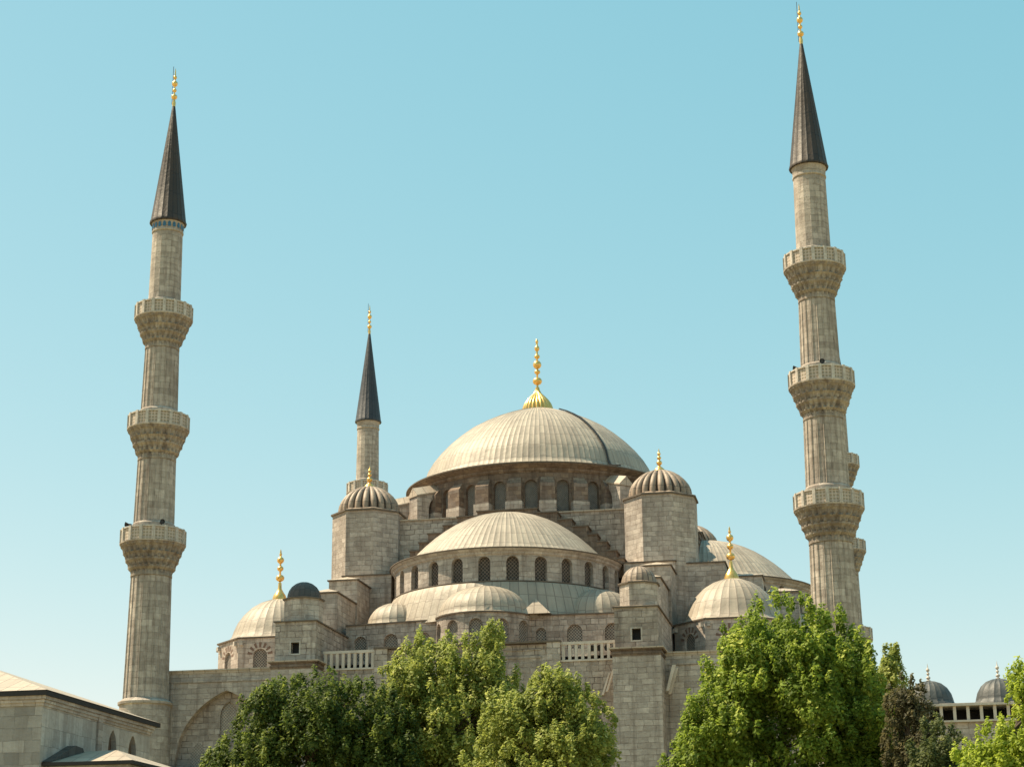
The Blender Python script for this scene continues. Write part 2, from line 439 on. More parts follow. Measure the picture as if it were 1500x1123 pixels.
# ------------------------------------------------------------------ small parts shared by many things
def finial(parent, x, y, z0, bulbs, rod_r, top, base=None, gores=0, name='finial', rod=0.0):
    """gilded finial: optional bell-shaped base [(r, z)...], bulbs (z, r, half height), thin spike to the top"""
    b = MB()
    if base:
        fn = (lambda r, z, a: r * (1 - 0.10 * (1 - abs(sin(a * gores / 2))))) if gores else None
        b.lathe(base, x, y, n=gores * 6 if gores else 20, fn=fn)
    prof = [(rod_r, z0)]
    for (zc, r, hh) in bulbs:
        for t in range(-4, 5):
            a = t / 4 * PI / 2
            prof.append((max(rod_r * 0.8, r * cos(a)), zc + hh * sin(a)))
    prof += [(rod_r * 0.6, top - 0.45 * (top - prof[-1][1])), (0.01, top)]
    prof = [p for i, p in enumerate(prof) if i == 0 or p[1] > prof[i - 1][1] - 1e-6]
    b.lathe(prof, x, y, n=14)
    return b.build(name, 'gold', parent, sharp=60)

# ------------------------------------------------------------------ the mosque
mosque = thing('mosque', 'great grey stone mosque with cascading lead domes between the slender minarets', 'mosque', (0, 0, GZ))

# --- main dome
DOME = [(13.72, 36.42), (12.9, 36.6), (12.15, 36.85), (11.9, 37.35), (11.55, 38.4), (11.05, 39.25), (10.35, 40.15), (9.45, 41.1), (8.5, 41.95), (7.4, 42.8), (6.2, 43.5),
        (5.0, 44.1), (3.8, 44.6), (2.6, 45.05), (1.5, 45.4), (0.05, 45.6)]
b = MB(); b.lathe(DOME, seams=130)
main_dome = b.build('main_dome', 'lead', mosque, sharp=50)
b = MB(); b.lathe([(12.84, 35.55), (13.05, 35.72), (13.08, 35.9), (13.4, 36.08), (13.56, 36.15), (13.62, 36.27)], n=104, smooth=False)
dome_cornice = b.build('dome_cornice', 'stone_drum', mosque)
b = MB(); b.lathe([(13.62, 36.272), (13.76, 36.28), (13.76, 36.40), (13.7, 36.42)], n=104, smooth=False); b.build('lead_edge', 'eave', dome_cornice)
zf = lambda yc: 45.73 + (598 - (480 + yc / 3.743)) * 0.0755
finial(main_dome, 0, 0, 47.7, [(zf(295), 0.50, 0.42), (zf(245), 0.32, 0.26), (zf(205), 0.45, 0.46), (zf(160), 0.30, 0.26), (zf(115), 0.27, 0.34), (zf(78), 0.16, 0.2)],
       0.13, 53.4, base=[(1.66, 45.35), (1.62, 45.7), (1.45, 46.15), (1.15, 46.6), (0.78, 47.0), (0.42, 47.35), (0.25, 47.7), (0.2, 48.0)], gores=22)
# the chain of iron steps that climbs the dome
b = MB()
a = rad(45.5)
pr = [(r + 0.06, z + 0.05) for r, z in DOME[:-3]]
for i in range(len(pr) - 1):
    (r0, z0), (r1, z1) = pr[i], pr[i + 1]
    for k in range(4):
        t0, t1 = k / 4, (k + 0.72) / 4
        ra, za, rb, zb = r0 + (r1 - r0) * t0, z0 + (z1 - z0) * t0, r0 + (r1 - r0) * t1, z0 + (z1 - z0) * t1
        def P(r, z, off, up): return (r * sin(a) + off * cos(a), -r * cos(a) + off * sin(a), z + up)
        c = [P(ra, za, -0.13, 0), P(ra, za, 0.13, 0), P(rb, zb, -0.13, 0), P(rb, zb, 0.13, 0), P(ra, za, -0.13, 0.13), P(ra, za, 0.13, 0.13), P(rb, zb, -0.13, 0.13), P(rb, zb, 0.13, 0.13)]
        for q in ((0, 1, 5, 4), (1, 3, 7, 5), (3, 2, 6, 7), (2, 0, 4, 6), (4, 5, 7, 6)): b.face([c[j] for j in q])
b.build('dome_steps', 'iron', main_dome)

# --- drum of the main dome: 26 arched windows between stone piers
NB = 26
DR = 12.85
drum = MB()
stepa = 2 * PI / NB
wins = []
fm = cyl(0, 0, DR)
for i in range(NB):
    ac = stepa * (i + 0.5)
    u = ac * DR; h = stepa * DR / 2
    ring = drum.arch_panel(fm, u - h, u + h, 31.0, 36.06, u, 0.62, 31.75, 34.2, depth=0.5)
    wins.append(ring)
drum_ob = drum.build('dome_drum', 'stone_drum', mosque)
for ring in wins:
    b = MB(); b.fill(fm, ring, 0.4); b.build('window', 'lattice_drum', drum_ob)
random.seed(3)
for i in range(NB):
    a = stepa * i
    def P(p, a=a): # local: x tangential, y outward, z
        return ((DR + p[1]) * sin(a) + p[0] * cos(a), -(DR + p[1]) * cos(a) + p[0] * sin(a), p[2])
    pier = MB()
    w = 0.72
    pier.box(-w, w, -0.1, 0.72, 32.55, 34.35, P)
    # sloping top of the pier
    c = [P((-w, 0.72, 34.35)), P((w, 0.72, 34.35)), P((w * 0.8, 0.02, 35.1)), P((-w * 0.8, 0.02, 35.1)), P((-w, -0.1, 34.35)), P((w, -0.1, 34.35))]
    pier.face([c[0], c[1], c[2], c[3]]); pier.face([c[1], c[5], c[2]]); pier.face([c[4], c[0], c[3]])
    po = pier.build('drum_pier', 'stone_mixed', drum_ob)
    pl = MB(); pl.box(-w - 0.1, w + 0.1, -0.1, 0.86, 31.0, 32.55, P)
    pl.build('plinth', 'stone', drum_ob)

# --- square base under the drum with its two-level outline, roofed in lead
b = MB()
for k in range(4):
    R = rotq(k)
    b.face([R(p) for p in ((-14.6, -14.9, 14), (14.6, -14.9, 14), (14.6, -14.9, 30.85), (-14.6, -14.9, 30.85))])
core = b.build('square_base', 'stone_rough', mosque)
b = MB()
for k in range(4):
    R = rotq(k)
    b.face([R(p) for p in ((-15.05, -15.05, 30.85), (15.05, -15.05, 30.85), (15.05, -15.05, 30.97), (-15.05, -15.05, 30.97))])
    b.face([R(p) for p in ((-15.05, -15.05, 30.85), (15.05, -15.05, 30.85), (14, -14, 30.85), (-14, -14, 30.85))])
    b.face([R(p) for p in ((-15.05, -15.05, 30.97), (15.05, -15.05, 30.97), (9.0, -9.0, 31.75), (-9.0, -9.0, 31.75))])
b.build('base_roof', 'lead_flat', core)

# --- flying buttresses beside the towers
def flying_buttress(adeg):
    a = rad(adeg)
    def P(p): return (p[1] * sin(a) + p[0] * cos(a), -p[1] * cos(a) + p[0] * sin(a), p[2])
    f = MB(); w = 0.72
    # side outline in (radius, z): pier with a quarter-arch springing from the drum
    out = [(15.35, 31.0), (15.35, 34.3)]
    arc = [(14.0, 31.0)] + [(12.3 + 1.7 * cos(t * PI / 2 / 6), 32.9 + 1.6 * sin(t * PI / 2 / 6)) for t in range(7)]
    top_in = (12.3, 35.1)
    # faces: strips from arc to the top line
    def top(r): return 34.3 + (35.1 - 34.3) * (15.35 - r) / 3.05
    for s in (-1, 1):
        q = [P((s * w, 14.0, 31.0)), P((s * w, 15.35, 31.0)), P((s * w, 15.35, 34.3)), P((s * w, 14.0, top(14.0)))]
        f.face(q if s > 0 else q[::-1])
        for i in range(1, 7):
            r0, z0 = arc[i]; r1, z1 = arc[i + 1]
            q = [P((s * w, r1, z1)), P((s * w, r0, z0)), P((s * w, r0, top(r0))), P((s * w, r1, top(r1)))]
            f.face(q if s > 0 else q[::-1])
    for i in range(len(arc) - 1):
        (r0, z0), (r1, z1) = arc[i], arc[i + 1]
        f.face([P((-w, r0, z0)), P((w, r0, z0)), P((w, r1, z1)), P((-w, r1, z1))][::-1])
    f.face([P((-w, 15.35, 31)), P((w, 15.35, 31)), P((w, 15.35, 34.3)), P((0, 15.35, 35.0)), P((-w, 15.35, 34.3))][::-1])
    fo = f.build('flying_buttress', 'stone', mosque)
    r = MB(); e = w + 0.1
    A, B, Ct = (15.45, 34.28), (12.2, 35.12), 0.74
    for s in (-1, 1):
        q = [P((s * e, A[0], A[1] - 0.08)), P((0, A[0], A[1] + Ct)), P((0, B[0], B[1] + Ct)), P((s * e, B[0], B[1] - 0.08))]
        r.face(q if s < 0 else q[::-1], [(0, 0), (0, 1), (3, 1), (3, 0)])
        q = [P((s * e, A[0], A[1] - 0.2)), P((s * e, A[0], A[1] - 0.08)), P((s * e, B[0], B[1] - 0.08)), P((s * e, B[0], B[1] - 0.2))]
        r.face(q if s < 0 else q[::-1])
    q = [P((-e, A[0], A[1] - 0.2)), P((e, A[0], A[1] - 0.2)), P((e, A[0], A[1] - 0.08)), P((0, A[0], A[1] + Ct)), P((-e, A[0], A[1] - 0.08))]
    r.face(q[::-1])
    r.build('buttress_roof', 'lead_flat', fo)
for ad in (43.5, 63, -43.5, -63, 117, 136.5, -117, -136.5): flying_buttress(ad)

# --- four weight towers with ribbed domes
def tower(cx, cy, dz=0.0):
    o = octagon(cx, cy, 3.55)
    b = MB(); b.prism(o, 14.0, 31.55 + dz, cap=False)
    t = b.build('weight_tower', 'stone', mosque)
    e = MB(); e.prism(octagon(cx, cy, 3.72), 31.55 + dz, 31.7 + dz, cap=True); e.build('eave', 'eave', t)
    e = MB()
    o1 = octagon(cx, cy, 3.70); o2 = octagon(cx, cy, 2.9)
    e.prism(o1, 31.704 + dz, 32.0 + dz, cap=True, top=o2); e.build('roof_edge', 'lead_tan', t)
    d = MB(); n = 22
    prof = [(2.98, 31.85), (3.0, 32.2), (2.93, 32.6), (2.74, 33.05), (2.42, 33.5), (1.98, 33.92), (1.42, 34.28), (0.8, 34.52), (0.05, 34.62)]
    prof = [(r_, z_ + dz) for r_, z_ in prof]
    d.lathe(prof, cx, cy, n=n * 8, fn=lambda r, z, a: r * (1 - 0.15 * (1 - abs(sin(a * n / 2))) ** 1.4), uscale=n / (2 * PI))  # seam lines land in the grooves, their shade put in by colour
    d.build('ribbed_dome', 'lead_tan', t, sharp=70)
    finial(t, cx, cy, 34.9 + dz, [(35.35 + dz, 0.27, 0.26), (35.83 + dz, 0.2, 0.18), (36.22 + dz, 0.16, 0.18)], 0.09, 36.75 + dz,
           base=[(r_, z_ + dz) for r_, z_ in [(0.55, 34.5), (0.5, 34.68), (0.33, 34.85), (0.14, 35.0), (0.1, 35.2)]])
for cx, cy, dz in ((-14.2, -14.2, 0), (14.2, -14.2, 0), (-14.2, 14.2, 0.9), (14.2, 14.2, 0.9)): tower(cx, cy, dz)
def tower_slit(pts, mat='void', name='door'):
    b = MB(); b.face(pts); return b.build(name, mat, mosque)

# --- four half domes: stepped arch, half dome, drum with windows, sloping skirt
SC = -16.95
def hip_roof(mb, x0, x1, y0, y1, z, h, fn):
    """hipped lead roof, ridge along the longer side"""
    lx, ly = x1 - x0, y1 - y0
    k = min(lx, ly) / 2
    if lx >= ly: A, B = (x0 + k, (y0 + y1) / 2), (x1 - k, (y0 + y1) / 2)
    else: A, B = ((x0 + x1) / 2, y0 + k), ((x0 + x1) / 2, y1 - k)
    Q = [(x0, y0, z), (x1, y0, z), (x1, y1, z), (x0, y1, z)]
    A = (*A, z + h); B = (*B, z + h)
    if lx >= ly: fs = [(Q[0], Q[1], B, A), (Q[1], Q[2], B), (Q[2], Q[3], A, B), (Q[3], Q[0], A)]
    else: fs = [(Q[0], Q[1], A), (Q[1], Q[2], B, A), (Q[2], Q[3], B), (Q[3], Q[0], A, B)]
    for f in fs: mb.face([fn(p) for p in f])
def roofed_block(parent, x0, x1, y0, y1, z0, z1, fn, h=0.45, name='buttress_step', mat='stone', over=0.14):
    b = MB(); b.box(x0, x1, y0, y1, z0, z1 - 0.1, fn); o = b.build(name, mat, parent)
    b = MB(); b.box(x0 - over, x1 + over, y0 - over, y1 + over, z1 - 0.1, z1, fn); b.build('coping', 'eave', o)
    b = MB(); hip_roof(b, x0 - over, x1 + over, y0 - over, y1 + over, z1 + 0.004, h, fn); b.build('lead_roof', 'lead_flat', o)
    return o

def half_dome(k):
    R = rotq(k)
    sc, fz = (SC, 1.0) if k != 3 else (-14.9, 0.9)
    def lath(mb, prof, n=48, **kw):
        t = MB(); t.lathe([(r_ * fz, 14 + (z_ - 14) * (1 if k != 3 else 0.93)) for r_, z_ in prof], 0, sc, n=n, a0=-PI / 2 - 0.0, a1=PI / 2, **kw)
        off = len(mb.v); mb.v += [R(p) for p in t.v]; mb.f += [tuple(i + off for i in f) for f in t.f]; mb.uv += t.uv; mb.s += t.s
    SD = [(10.92, 25.14), (10.2, 25.27), (9.4, 25.45), (9.05, 25.75), (8.5, 26.35), (7.8, 27.05), (6.95, 27.8), (6.1, 28.45), (5.2, 29.05), (4.3, 29.52), (3.4, 29.9), (2.2, 30.25), (1.1, 30.42), (0.04, 30.48)]
    b = MB(); lath(b, SD, seams=52)
    sd = b.build('half_dome', 'lead', mosque, sharp=50)
    b = MB(); lath(b, [(10.44, 24.45), (10.6, 24.6), (10.62, 24.72), (10.84, 24.95), (10.86, 25.02)], smooth=False)
    b.build('cornice', 'stone', sd)
    b = MB(); lath(b, [(10.86, 25.022), (10.96, 25.03), (10.96, 25.12), (10.9, 25.14)], smooth=False)
    b.build('lead_edge', 'eave', sd)
    # drum
    d = MB(); rings = []
    c0 = cyl(0, sc, 10.45 * fz)
    fm = lambda u, z, dd: R(c0(u, z, dd))
    n = 13; st = PI / n
    for i in range(n):
        u = (-PI / 2 + st * (i + 0.5)) * 10.45 * fz; h = st * 10.45 * fz / 2
        rings.append(d.arch_panel(fm, u - h, u + h, 18.0, 24.86, u, 0.56, 22.2, 23.85, depth=0.45, n=8))
    dr = d.build('half_dome_drum', 'stone', mosque)
    if k in (0, 1):
        for r in rings:
            w = MB(); w.fill(fm, r, 0.4); w.build('window', 'lattice_dim', dr)
    else:
        w = MB(); lath(w, [(10.05, 21.5), (10.05, 24.8)]); w.build('window', 'lattice_dim', dr)
    # sloping lead skirt at the foot of the drum
    s = MB(); lath(s, [(12.0, 18.7), (11.75, 19.4), (11.4, 20.4), (11.0, 21.4), (10.7, 21.98), (10.62, 22.06), (10.42, 22.14)], seams=44); s.build('lead_skirt', 'lead', dr, sharp=50)
    w = MB(); lath(w, [(10.46, 22.11), (10.62, 22.12), (10.62, 22.2), (10.46, 22.22)], smooth=False); w.build('sill_ledge', 'eave', dr)
    # stepped arch wall
    st_ = [(2.86, 31.0), (4.78, 30.57), (6.13, 29.8), (7.62, 29.08), (8.48, 28.27), (9.38, 27.5), (10.25, 26.62), (10.95, 25.85)]
    a = MB(); cp = MB(); prev = 0.0
    for x, z in st_:
        for s_ in (-1, 1):
            xa, xb = sorted((s_ * prev, s_ * x))
            a.box(xa, xb, SC + 0.02, -14.85, 24.0, z - 0.12, R)
            cp.box(xa - (0.09 if s_ < 0 else -0.0), xb + (0.09 if s_ > 0 else 0.0), SC - 0.1, -14.88, z - 0.12, z, R)
        prev = x
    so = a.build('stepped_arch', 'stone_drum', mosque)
    cp.build('coping', 'eave', so)
for k in range(4): half_dome(k)

# --- stepped buttresses running out from the towers
ident = lambda p: p
for s in (-1, 1):
    def X(x0, x1, s=s): return (s * x0, s * x1) if s > 0 else (s * x1, s * x0)
    x0, x1 = X(11.0, 15.7); roofed_block(mosque, x0, x1, -17.6, -14.0, 14, 25.25, ident, 0.3, mat='stone')
    x0, x1 = X(13.05, 15.75); roofed_block(mosque, x0, x1, -22.0, -17.7, 14, 24.0, ident, 0.5)
    x0, x1 = X(13.15, 15.5); roofed_block(mosque, x0, x1, -28.0, -22.1, 14, 21.75, ident, 0.5)
for s in (-1, 1):       # the same on the two flanks
    for q in (-1, 1):
        def bl(x0, x1, y0, y1, z1, h):
            xs = sorted((s * x0, s * x1)); ys = sorted((q * y0, q * y1))
            roofed_block(mosque, xs[0], xs[1], ys[0], ys[1], 14, z1, ident, h)
        if s < 0: continue
        bl(15.75, 20.1, 12.6, 16.3, 25.2, 0.3)
        bl(20.2, 23.4, 13.0, 15.6, 23.9, 0.4)
        bl(23.5, 26.6, 13.1, 15.6, 22.3, 0.5)

# --- pier, box and domed turret at each end of the gallery
def pier_turret(cx, dome_mat, body_mat):
    p = MB(); p.box(cx - 1.95, cx + 1.95, -36.35, -30.5, GZ, 13.85)
    po = p.build('buttress_pier', 'stone', mosque)
    c = MB()
    c.box(cx - 1.99, cx + 1.99, -36.39, -30.4, 13.83, 13.95)
    c.box(cx - 2.05, cx + 2.05, -36.45, -30.3, 13.95, 14.12)
    c.box(cx - 1.97, cx + 1.97, -36.38, -30.32, 14.12, 14.30)
    c.box(cx - 2.14, cx + 2.14, -36.54, -30.25, 14.30, 14.40)
    c.build('cornice', 'stone_drum', po)
    c = MB(); c.box(cx - 2.22, cx + 2.22, -36.62, -30.2, 14.40, 14.50); hip_roof(c, cx - 2.2, cx + 2.2, -36.6, -30.2, 14.504, 0.25, ident)
    c.build('cornice_lead', 'lead_flat', po)
    b = MB()
    w0, w1, y0, y1, z0, z1 = cx - 1.76, cx + 1.76, -36.02, -26.0, 14.45, 17.8
    ha, hb = cx - 0.36, cx + 0.36
    def F(a0, a1, c0, c1): b.face([(a0, y0, c0), (a1, y0, c0), (a1, y0, c1), (a0, y0, c1)])
    F(w0, w1, z0, 15.12); F(w0, w1, 16.06, z1); F(w0, ha, 15.12, 16.06); F(hb, w1, 15.12, 16.06)
    for (p1, p2) in (((ha, 15.12), (hb, 15.12)), ((hb, 15.12), (hb, 16.06)), ((hb, 16.06), (ha, 16.06)), ((ha, 16.06), (ha, 15.12))):
        b.face([(p2[0], y0, p2[1]), (p1[0], y0, p1[1]), (p1[0], y0 + 0.5, p1[1]), (p2[0], y0 + 0.5, p2[1])])
    b.face([(w1, y0, z0), (w1, y1, z0), (w1, y1, z1), (w1, y0, z1)]); b.face([(w0, y1, z0), (w0, y0, z0), (w0, y0, z1), (w0, y1, z1)])
    b.face([(w1, y1, z0), (w0, y1, z0), (w0, y1, z1), (w1, y1, z1)])
    bo = b.build('turret_base', 'stone_rough', mosque)
    w = MB(); w.face([(ha - .2, y0 + 0.5, 14.9), (hb + .2, y0 + 0.5, 14.9), (hb + .2, y0 + 0.5, 16.3), (ha - .2, y0 + 0.5, 16.3)]); w.build('window_opening', 'void', bo)
    f = MB()
    for q in ((ha - .12, hb + .12, 16.06, 16.18), (ha - .12, hb + .12, 15.0, 15.12), (ha - .12, ha, 15.12, 16.06), (hb, hb + .12, 15.12, 16.06)): f.box(q[0], q[1], y0 - 0.03, y0 + 0.1, q[2], q[3])
    f.build('window_frame', 'stone_pale', bo)
    c = MB(); c.box(w0 - .14, w1 + .14, y0 - .14, y1 + .1, z1 - 0.02, z1 + 0.09); c.build('coping', 'eave', bo)
    c = MB(); hip_roof(c, w0 - .13, w1 + .13, y0 - .13, y1 + .1, z1 + 0.094, 0.4, ident); c.build('lead_roof', 'lead_flat', bo)
    t = MB(); t.prism(octagon(cx + 0.1, -34.2, 1.66), 17.8, 19.85, cap=False); to = t.build('turret', 'stone', mosque)
    e = MB(); e.prism(octagon(cx + 0.1, -34.2, 1.80), 19.85, 19.97); e.build('eave', 'eave', to)
    d = MB()
    d.prism(octagon(cx + 0.1, -34.2, 1.78), 19.974, 20.1, top=octagon(cx + 0.1, -34.2, 1.4))
    d.lathe([(1.44, 20.02), (1.42, 20.3), (1.3, 20.65), (1.07, 21.0), (0.72, 21.28), (0.36, 21.42), (0.02, 21.47)], cx + 0.1, -34.2, seams=18)
    d.build('turret_dome', dome_mat, to, sharp=50)
pier_turret(-14.3, 'lead_dark', 'stone')
pier_turret(14.35, 'lead_tan', 'stone')

# --- front wall of the hall with its blind arches
WY = -33.7
fm = plane_y(WY)
TOP = 14.3
grid = []
for cxa, x0, x1 in ((-21.0, -29.5, -16.2), (21.6, 16.2, 29.0)):
    wall = MB()
    ring = wall.arch_panel(fm, x0, x1, GZ, TOP, cxa, 4.55, GZ + 0.5, 6.2, 6.4, depth=0.75, n=20)
    hall = wall.build('hall_wall', 'stone', mosque)
    grid.append((cxa, ring, hall))
    fr_ = MB()                     # rectangular moulding round the arch
    A = [(cxa - 5.0, 4), (cxa - 5.0, 13.5), (cxa + 4.82, 13.5), (cxa + 4.82, 4)]; B = [(cxa - 4.8, 4), (cxa - 4.8, 13.33), (cxa + 4.62, 13.33), (cxa + 4.62, 4)]
    for i in range(3):
        fr_.face([(A[i][0], WY - .08, A[i][1]), (B[i][0], WY - .08, B[i][1]), (B[i + 1][0], WY - .08, B[i + 1][1]), (A[i + 1][0], WY - .08, A[i + 1][1])])
        for Q in (A, B):
            q = [(Q[i][0], WY - .08, Q[i][1]), (Q[i + 1][0], WY - .08, Q[i + 1][1]), (Q[i + 1][0], WY, Q[i + 1][1]), (Q[i][0], WY, Q[i][1])]
            fr_.face(q if Q is A else q[::-1])
    fr_.build('arch_moulding', 'stone', hall)
for cxa, ring, hall in grid:
    t = MB()
    f2 = plane_y(WY + 0.72)
    r1 = t.arch_panel(f2, cxa - 4.7, cxa + 4.7, GZ, 12.9, cxa, 0.78, 8.3, 10.6, 1.15, depth=0.25)
    t.build('arch_infill', 'stone_rough', hall)
    w = MB(); w.fill(f2, r1, 0.2); w.build('window', 'lattice_worn', hall)
    for dx in (-2.6, 2.6):
        w = MB(); rr = [(cxa + dx - .7, 5.4), (cxa + dx + .7, 5.4), (cxa + dx + .7, 7.4), (cxa + dx + .35, 8.1), (cxa + dx, 8.4), (cxa + dx - .35, 8.1), (cxa + dx - .7, 7.4)]
        w.fill(f2, rr, -0.01); w.build('window', 'lattice_worn', hall)
c = MB()
for x0, x1 in ((-27.4, -16.3), (16.3, 28.6)):
    c.box(x0, x1, WY - 0.16, WY + 0.9, TOP, TOP + 0.12)
    c.box(x0, x1, WY - 0.06, WY + 0.9, TOP - 0.18, TOP)
c.build('wall_coping', 'lead_flat', hall)
# ledge below the arches
for x0, x1 in ((-25.6, -16.3), (16.4, 28)):
    c = MB(); c.box(x0, x1, WY - 0.5, WY - 0.005, GZ, 6.2); c.build('wall_footing', 'stone', hall)
# other sides of the hall and its flat roof
b = MB()
b.face([(29, WY, GZ), (29, 33, GZ), (29, 33, TOP), (29, WY, TOP)]); b.face([(-29.5, 33, GZ), (-29.5, WY, GZ), (-29.5, WY, TOP), (-29.5, 33, TOP)])
b.face([(29, 33, GZ), (-29.5, 33, GZ), (-29.5, 33, TOP), (29, 33, TOP)])
b.build('side_wall', 'stone', hall)
b = MB(); b.face([(-29.5, WY, TOP - 0.05), (29, WY, TOP - 0.05), (29, 33, TOP - 0.05), (-29.5, 33, TOP - 0.05)]); b.build('flat_roof', 'lead_flat', hall)

# --- gallery wall between the piers, with parapet and balustrades
GY = -34.25
gw = MB(); f3 = plane_y(GY); rings = []
for (x0, x1, uc, hw, zs, rise) in ((-12.35, -7.3, -9.85, 2.25, 8.2, 3.2), (-7.3, 7.3, 0, 5.6, 5.0, 6.6), (7.3, 12.4, 9.9, 2.3, 8.2, 3.2)):
    rings.append((uc, hw, gw.arch_panel(f3, x0, x1, GZ, 13.85, uc, hw, GZ + 0.5, zs, rise, depth=0.6, n=16)))
for x in (-7.3, 7.3): gw.box(x - 0.55, x + 0.55, GY - 0.35, GY + 0.3, GZ, 15.45)
go = gw.build('gallery_wall', 'stone_rough', mosque)
for uc, hw, r in rings:
    t = MB(); f4 = plane_y(GY + 0.57)
    r1 = t.arch_panel(f4, uc - hw - .3, uc + hw + .3, GZ, 12.6, uc, hw * 0.62, 4.0, 8.3, hw * 0.75, depth=0.2)
    t.build('arch_infill', 'stone', go)
    w = MB(); w.fill(f4, r1, 0.16); w.build('window', 'lattice', go)
p = MB(); p.box(-7.3 + .56, 7.3 - .56, GY + 0.02, GY + 0.5, 13.855, 15.35)
for x0, x1 in ((-6.2, -3.2), (-2.6, 2.6), (3.2, 6.2)):
    p.box(x0, x1, GY - 0.05, GY + 0.1, 14.25, 14.42); p.box(x0, x1, GY - 0.05, GY + 0.1, 14.9, 15.02)
p.build('parapet', 'stone_rough', go)
p = MB(); p.box(-7.9, 7.9, GY - 0.42, GY + 0.6, 15.455, 15.6); p.build('parapet_coping', 'eave', go)
for x0, x1 in ((-12.4, -7.85), (7.85, 12.55)):
    r = MB(); r.box(x0, x1, GY - 0.1, GY + 0.22, 15.25, 15.47); r.box(x0, x1, GY - 0.1, GY + 0.22, 13.855, 14.0)
    bo = r.build('balustrade', 'marble', go)
    n = 9
    for i in range(n):
        xx = x0 + 0.22 + (x1 - x0 - 0.44) * i / (n - 1)
        q = MB(); q.box(xx - 0.12, xx + 0.12, GY - 0.05, GY + 0.17, 14.0, 15.25); q.build('baluster', 'marble', bo)
# terrace floor behind the balustrade
b = MB(); b.face([(-12.6, GY + .3, 14.32), (12.6, GY + .3, 14.32), (12.6, -26.9, 14.4), (-12.6, -26.9, 14.4)]); b.build('terrace_floor', 'lead_flat', go)

# --- exedra wall: curved in the middle, flat to both sides, with grille windows
EX = (0.0, -26.6); ER = 4.35
EZ = 18.85
ew = MB(); ering = []
f5 = cyl(EX[0], EX[1], ER)
nb = 5; st = rad(150) / nb
for i in range(nb):
    u = (-rad(75) + st * (i + 0.5)) * ER; h = st * ER / 2
    ering.append((f5, ew.arch_panel(f5, u - h, u + h, 14.2, EZ, u, 0.62, 16.0, 17.75, depth=0.3, n=8)))
ex = ER * sin(rad(75)); ey = EX[1] - ER * cos(rad(75))
fr = facet((ex, ey), (12.7, -27.35)); Lr = math.hypot(12.7 - ex, -27.35 - ey)
hwid = Lr / 3
for i, (uc, w) in enumerate(((0.85, 0.45), (3.75, 0.66), (7.0, 0.66))):
    u0 = (0, 2.2, 5.4)[i]; u1 = (2.2, 5.4, Lr)[i]
    ering.append((fr, ew.arch_panel(fr, u0, u1, 14.2, EZ, uc, w, 15.7, 17.4, depth=0.45, n=8)))
fl = facet((-12.7, -26.6), (-ex, ey))
Ll = math.hypot(12.7 - ex, -26.6 - ey)
for i, (uc, w) in enumerate(((1.4, 0.6), (4.3, 0.66), (7.4, 0.6))):
    u0 = (0, 2.8, 5.9)[i]; u1 = (2.8, 5.9, Ll)[i]
    ering.append((fl, ew.arch_panel(fl, u0, u1, 14.2, EZ, uc, w, 15.7, 17.3, depth=0.3, n=8)))
eo = ew.build('exedra_wall', 'stone_rough', mosque)
for f, r in ering:
    w = MB(); w.fill(f, r, 0.26); w.build('window', 'lattice', eo)
# eave and lead roof behind it
pts = [(-12.7, -26.6)] + [(EX[0] + (ER) * sin(t), EX[1] - ER * cos(t)) for t in np.linspace(-rad(75), rad(75), 19)] + [(12.7, -27.35)]
e = MB(); lr = MB()
def off(p, q, r, d):
    t = (Vector((*r, 0)) - Vector((*p, 0))).normalized(); return (q[0] + t.y * d, q[1] - t.x * d)
po = [off(pts[max(i - 1, 0)], pts[i], pts[min(i + 1, len(pts) - 1)], 0.16) for i in range(len(pts))]
cum = 0
for i in range(len(pts) - 1):
    a, b_, c_, d_ = po[i], po[i + 1], pts[i + 1], pts[i]
    e.face([(*a, EZ), (*b_, EZ), (*b_, EZ + 0.11), (*a, EZ + 0.11)]); e.face([(*d_, EZ - .001), (*c_, EZ - .001), (*b_, EZ), (*a, EZ)])
    l = math.hypot(b_[0] - a[0], b_[1] - a[1])
    ca, cb = (a[0] * 0.94, -21.0), (b_[0] * 0.94, -21.0)
    lr.face([(*a, EZ + .112), (*b_, EZ + .112), (*cb, EZ + 0.6), (*ca, EZ + 0.6)], [(cum / 0.7, 0), ((cum + l) / 0.7, 0), ((cum + l) / 0.7, 6), (cum / 0.7, 6)])
    cum += l
e.build('eave', 'eave', eo); lr.build('lead_roof', 'lead', eo)
def exedra_dome(cx, cy, r, z0, z1, seams):
    h = z1 - z0
    pf = [(r + 0.12, z0 - 0.05), (r - 0.12, z0 + 0.12)] + [((r - 0.12) * cos(t) ** 0.9, z0 + 0.12 + (h - 0.12) * sin(t)) for t in np.linspace(0.16, PI / 2 - 0.01, 10)]
    b = MB(); b.lathe(pf, cx, cy, seams=seams); return b.build('exedra_dome', 'lead', mosque, sharp=50)
exedra_dome(EX[0], EX[1] - 0.1, 4.25, 18.98, 21.75, 36)
exedra_dome(-8.75, -23.9, 2.75, 18.98, 21.2, 24)
exedra_dome(9.45, -23.0, 3.3, 19.0, 21.75, 26)
# little pointed lead cap between the domes
b = MB(); px, py = 4.75, -27.7
q = [(px - 1.35, py - .9, 18.97), (px + 1.25, py - .75, 18.97), (px + 1.25, py + 1.6, 19.1), (px - 1.35, py + 1.6, 19.1)]; A = (px - 0.1, py, 20.35)
for i in range(4): b.face([q[i], q[(i + 1) % 4], A], [(0, 0), (2.2, 0), (1.1, 2)])
b.build('pointed_lead_cap', 'lead_flat', mosque)

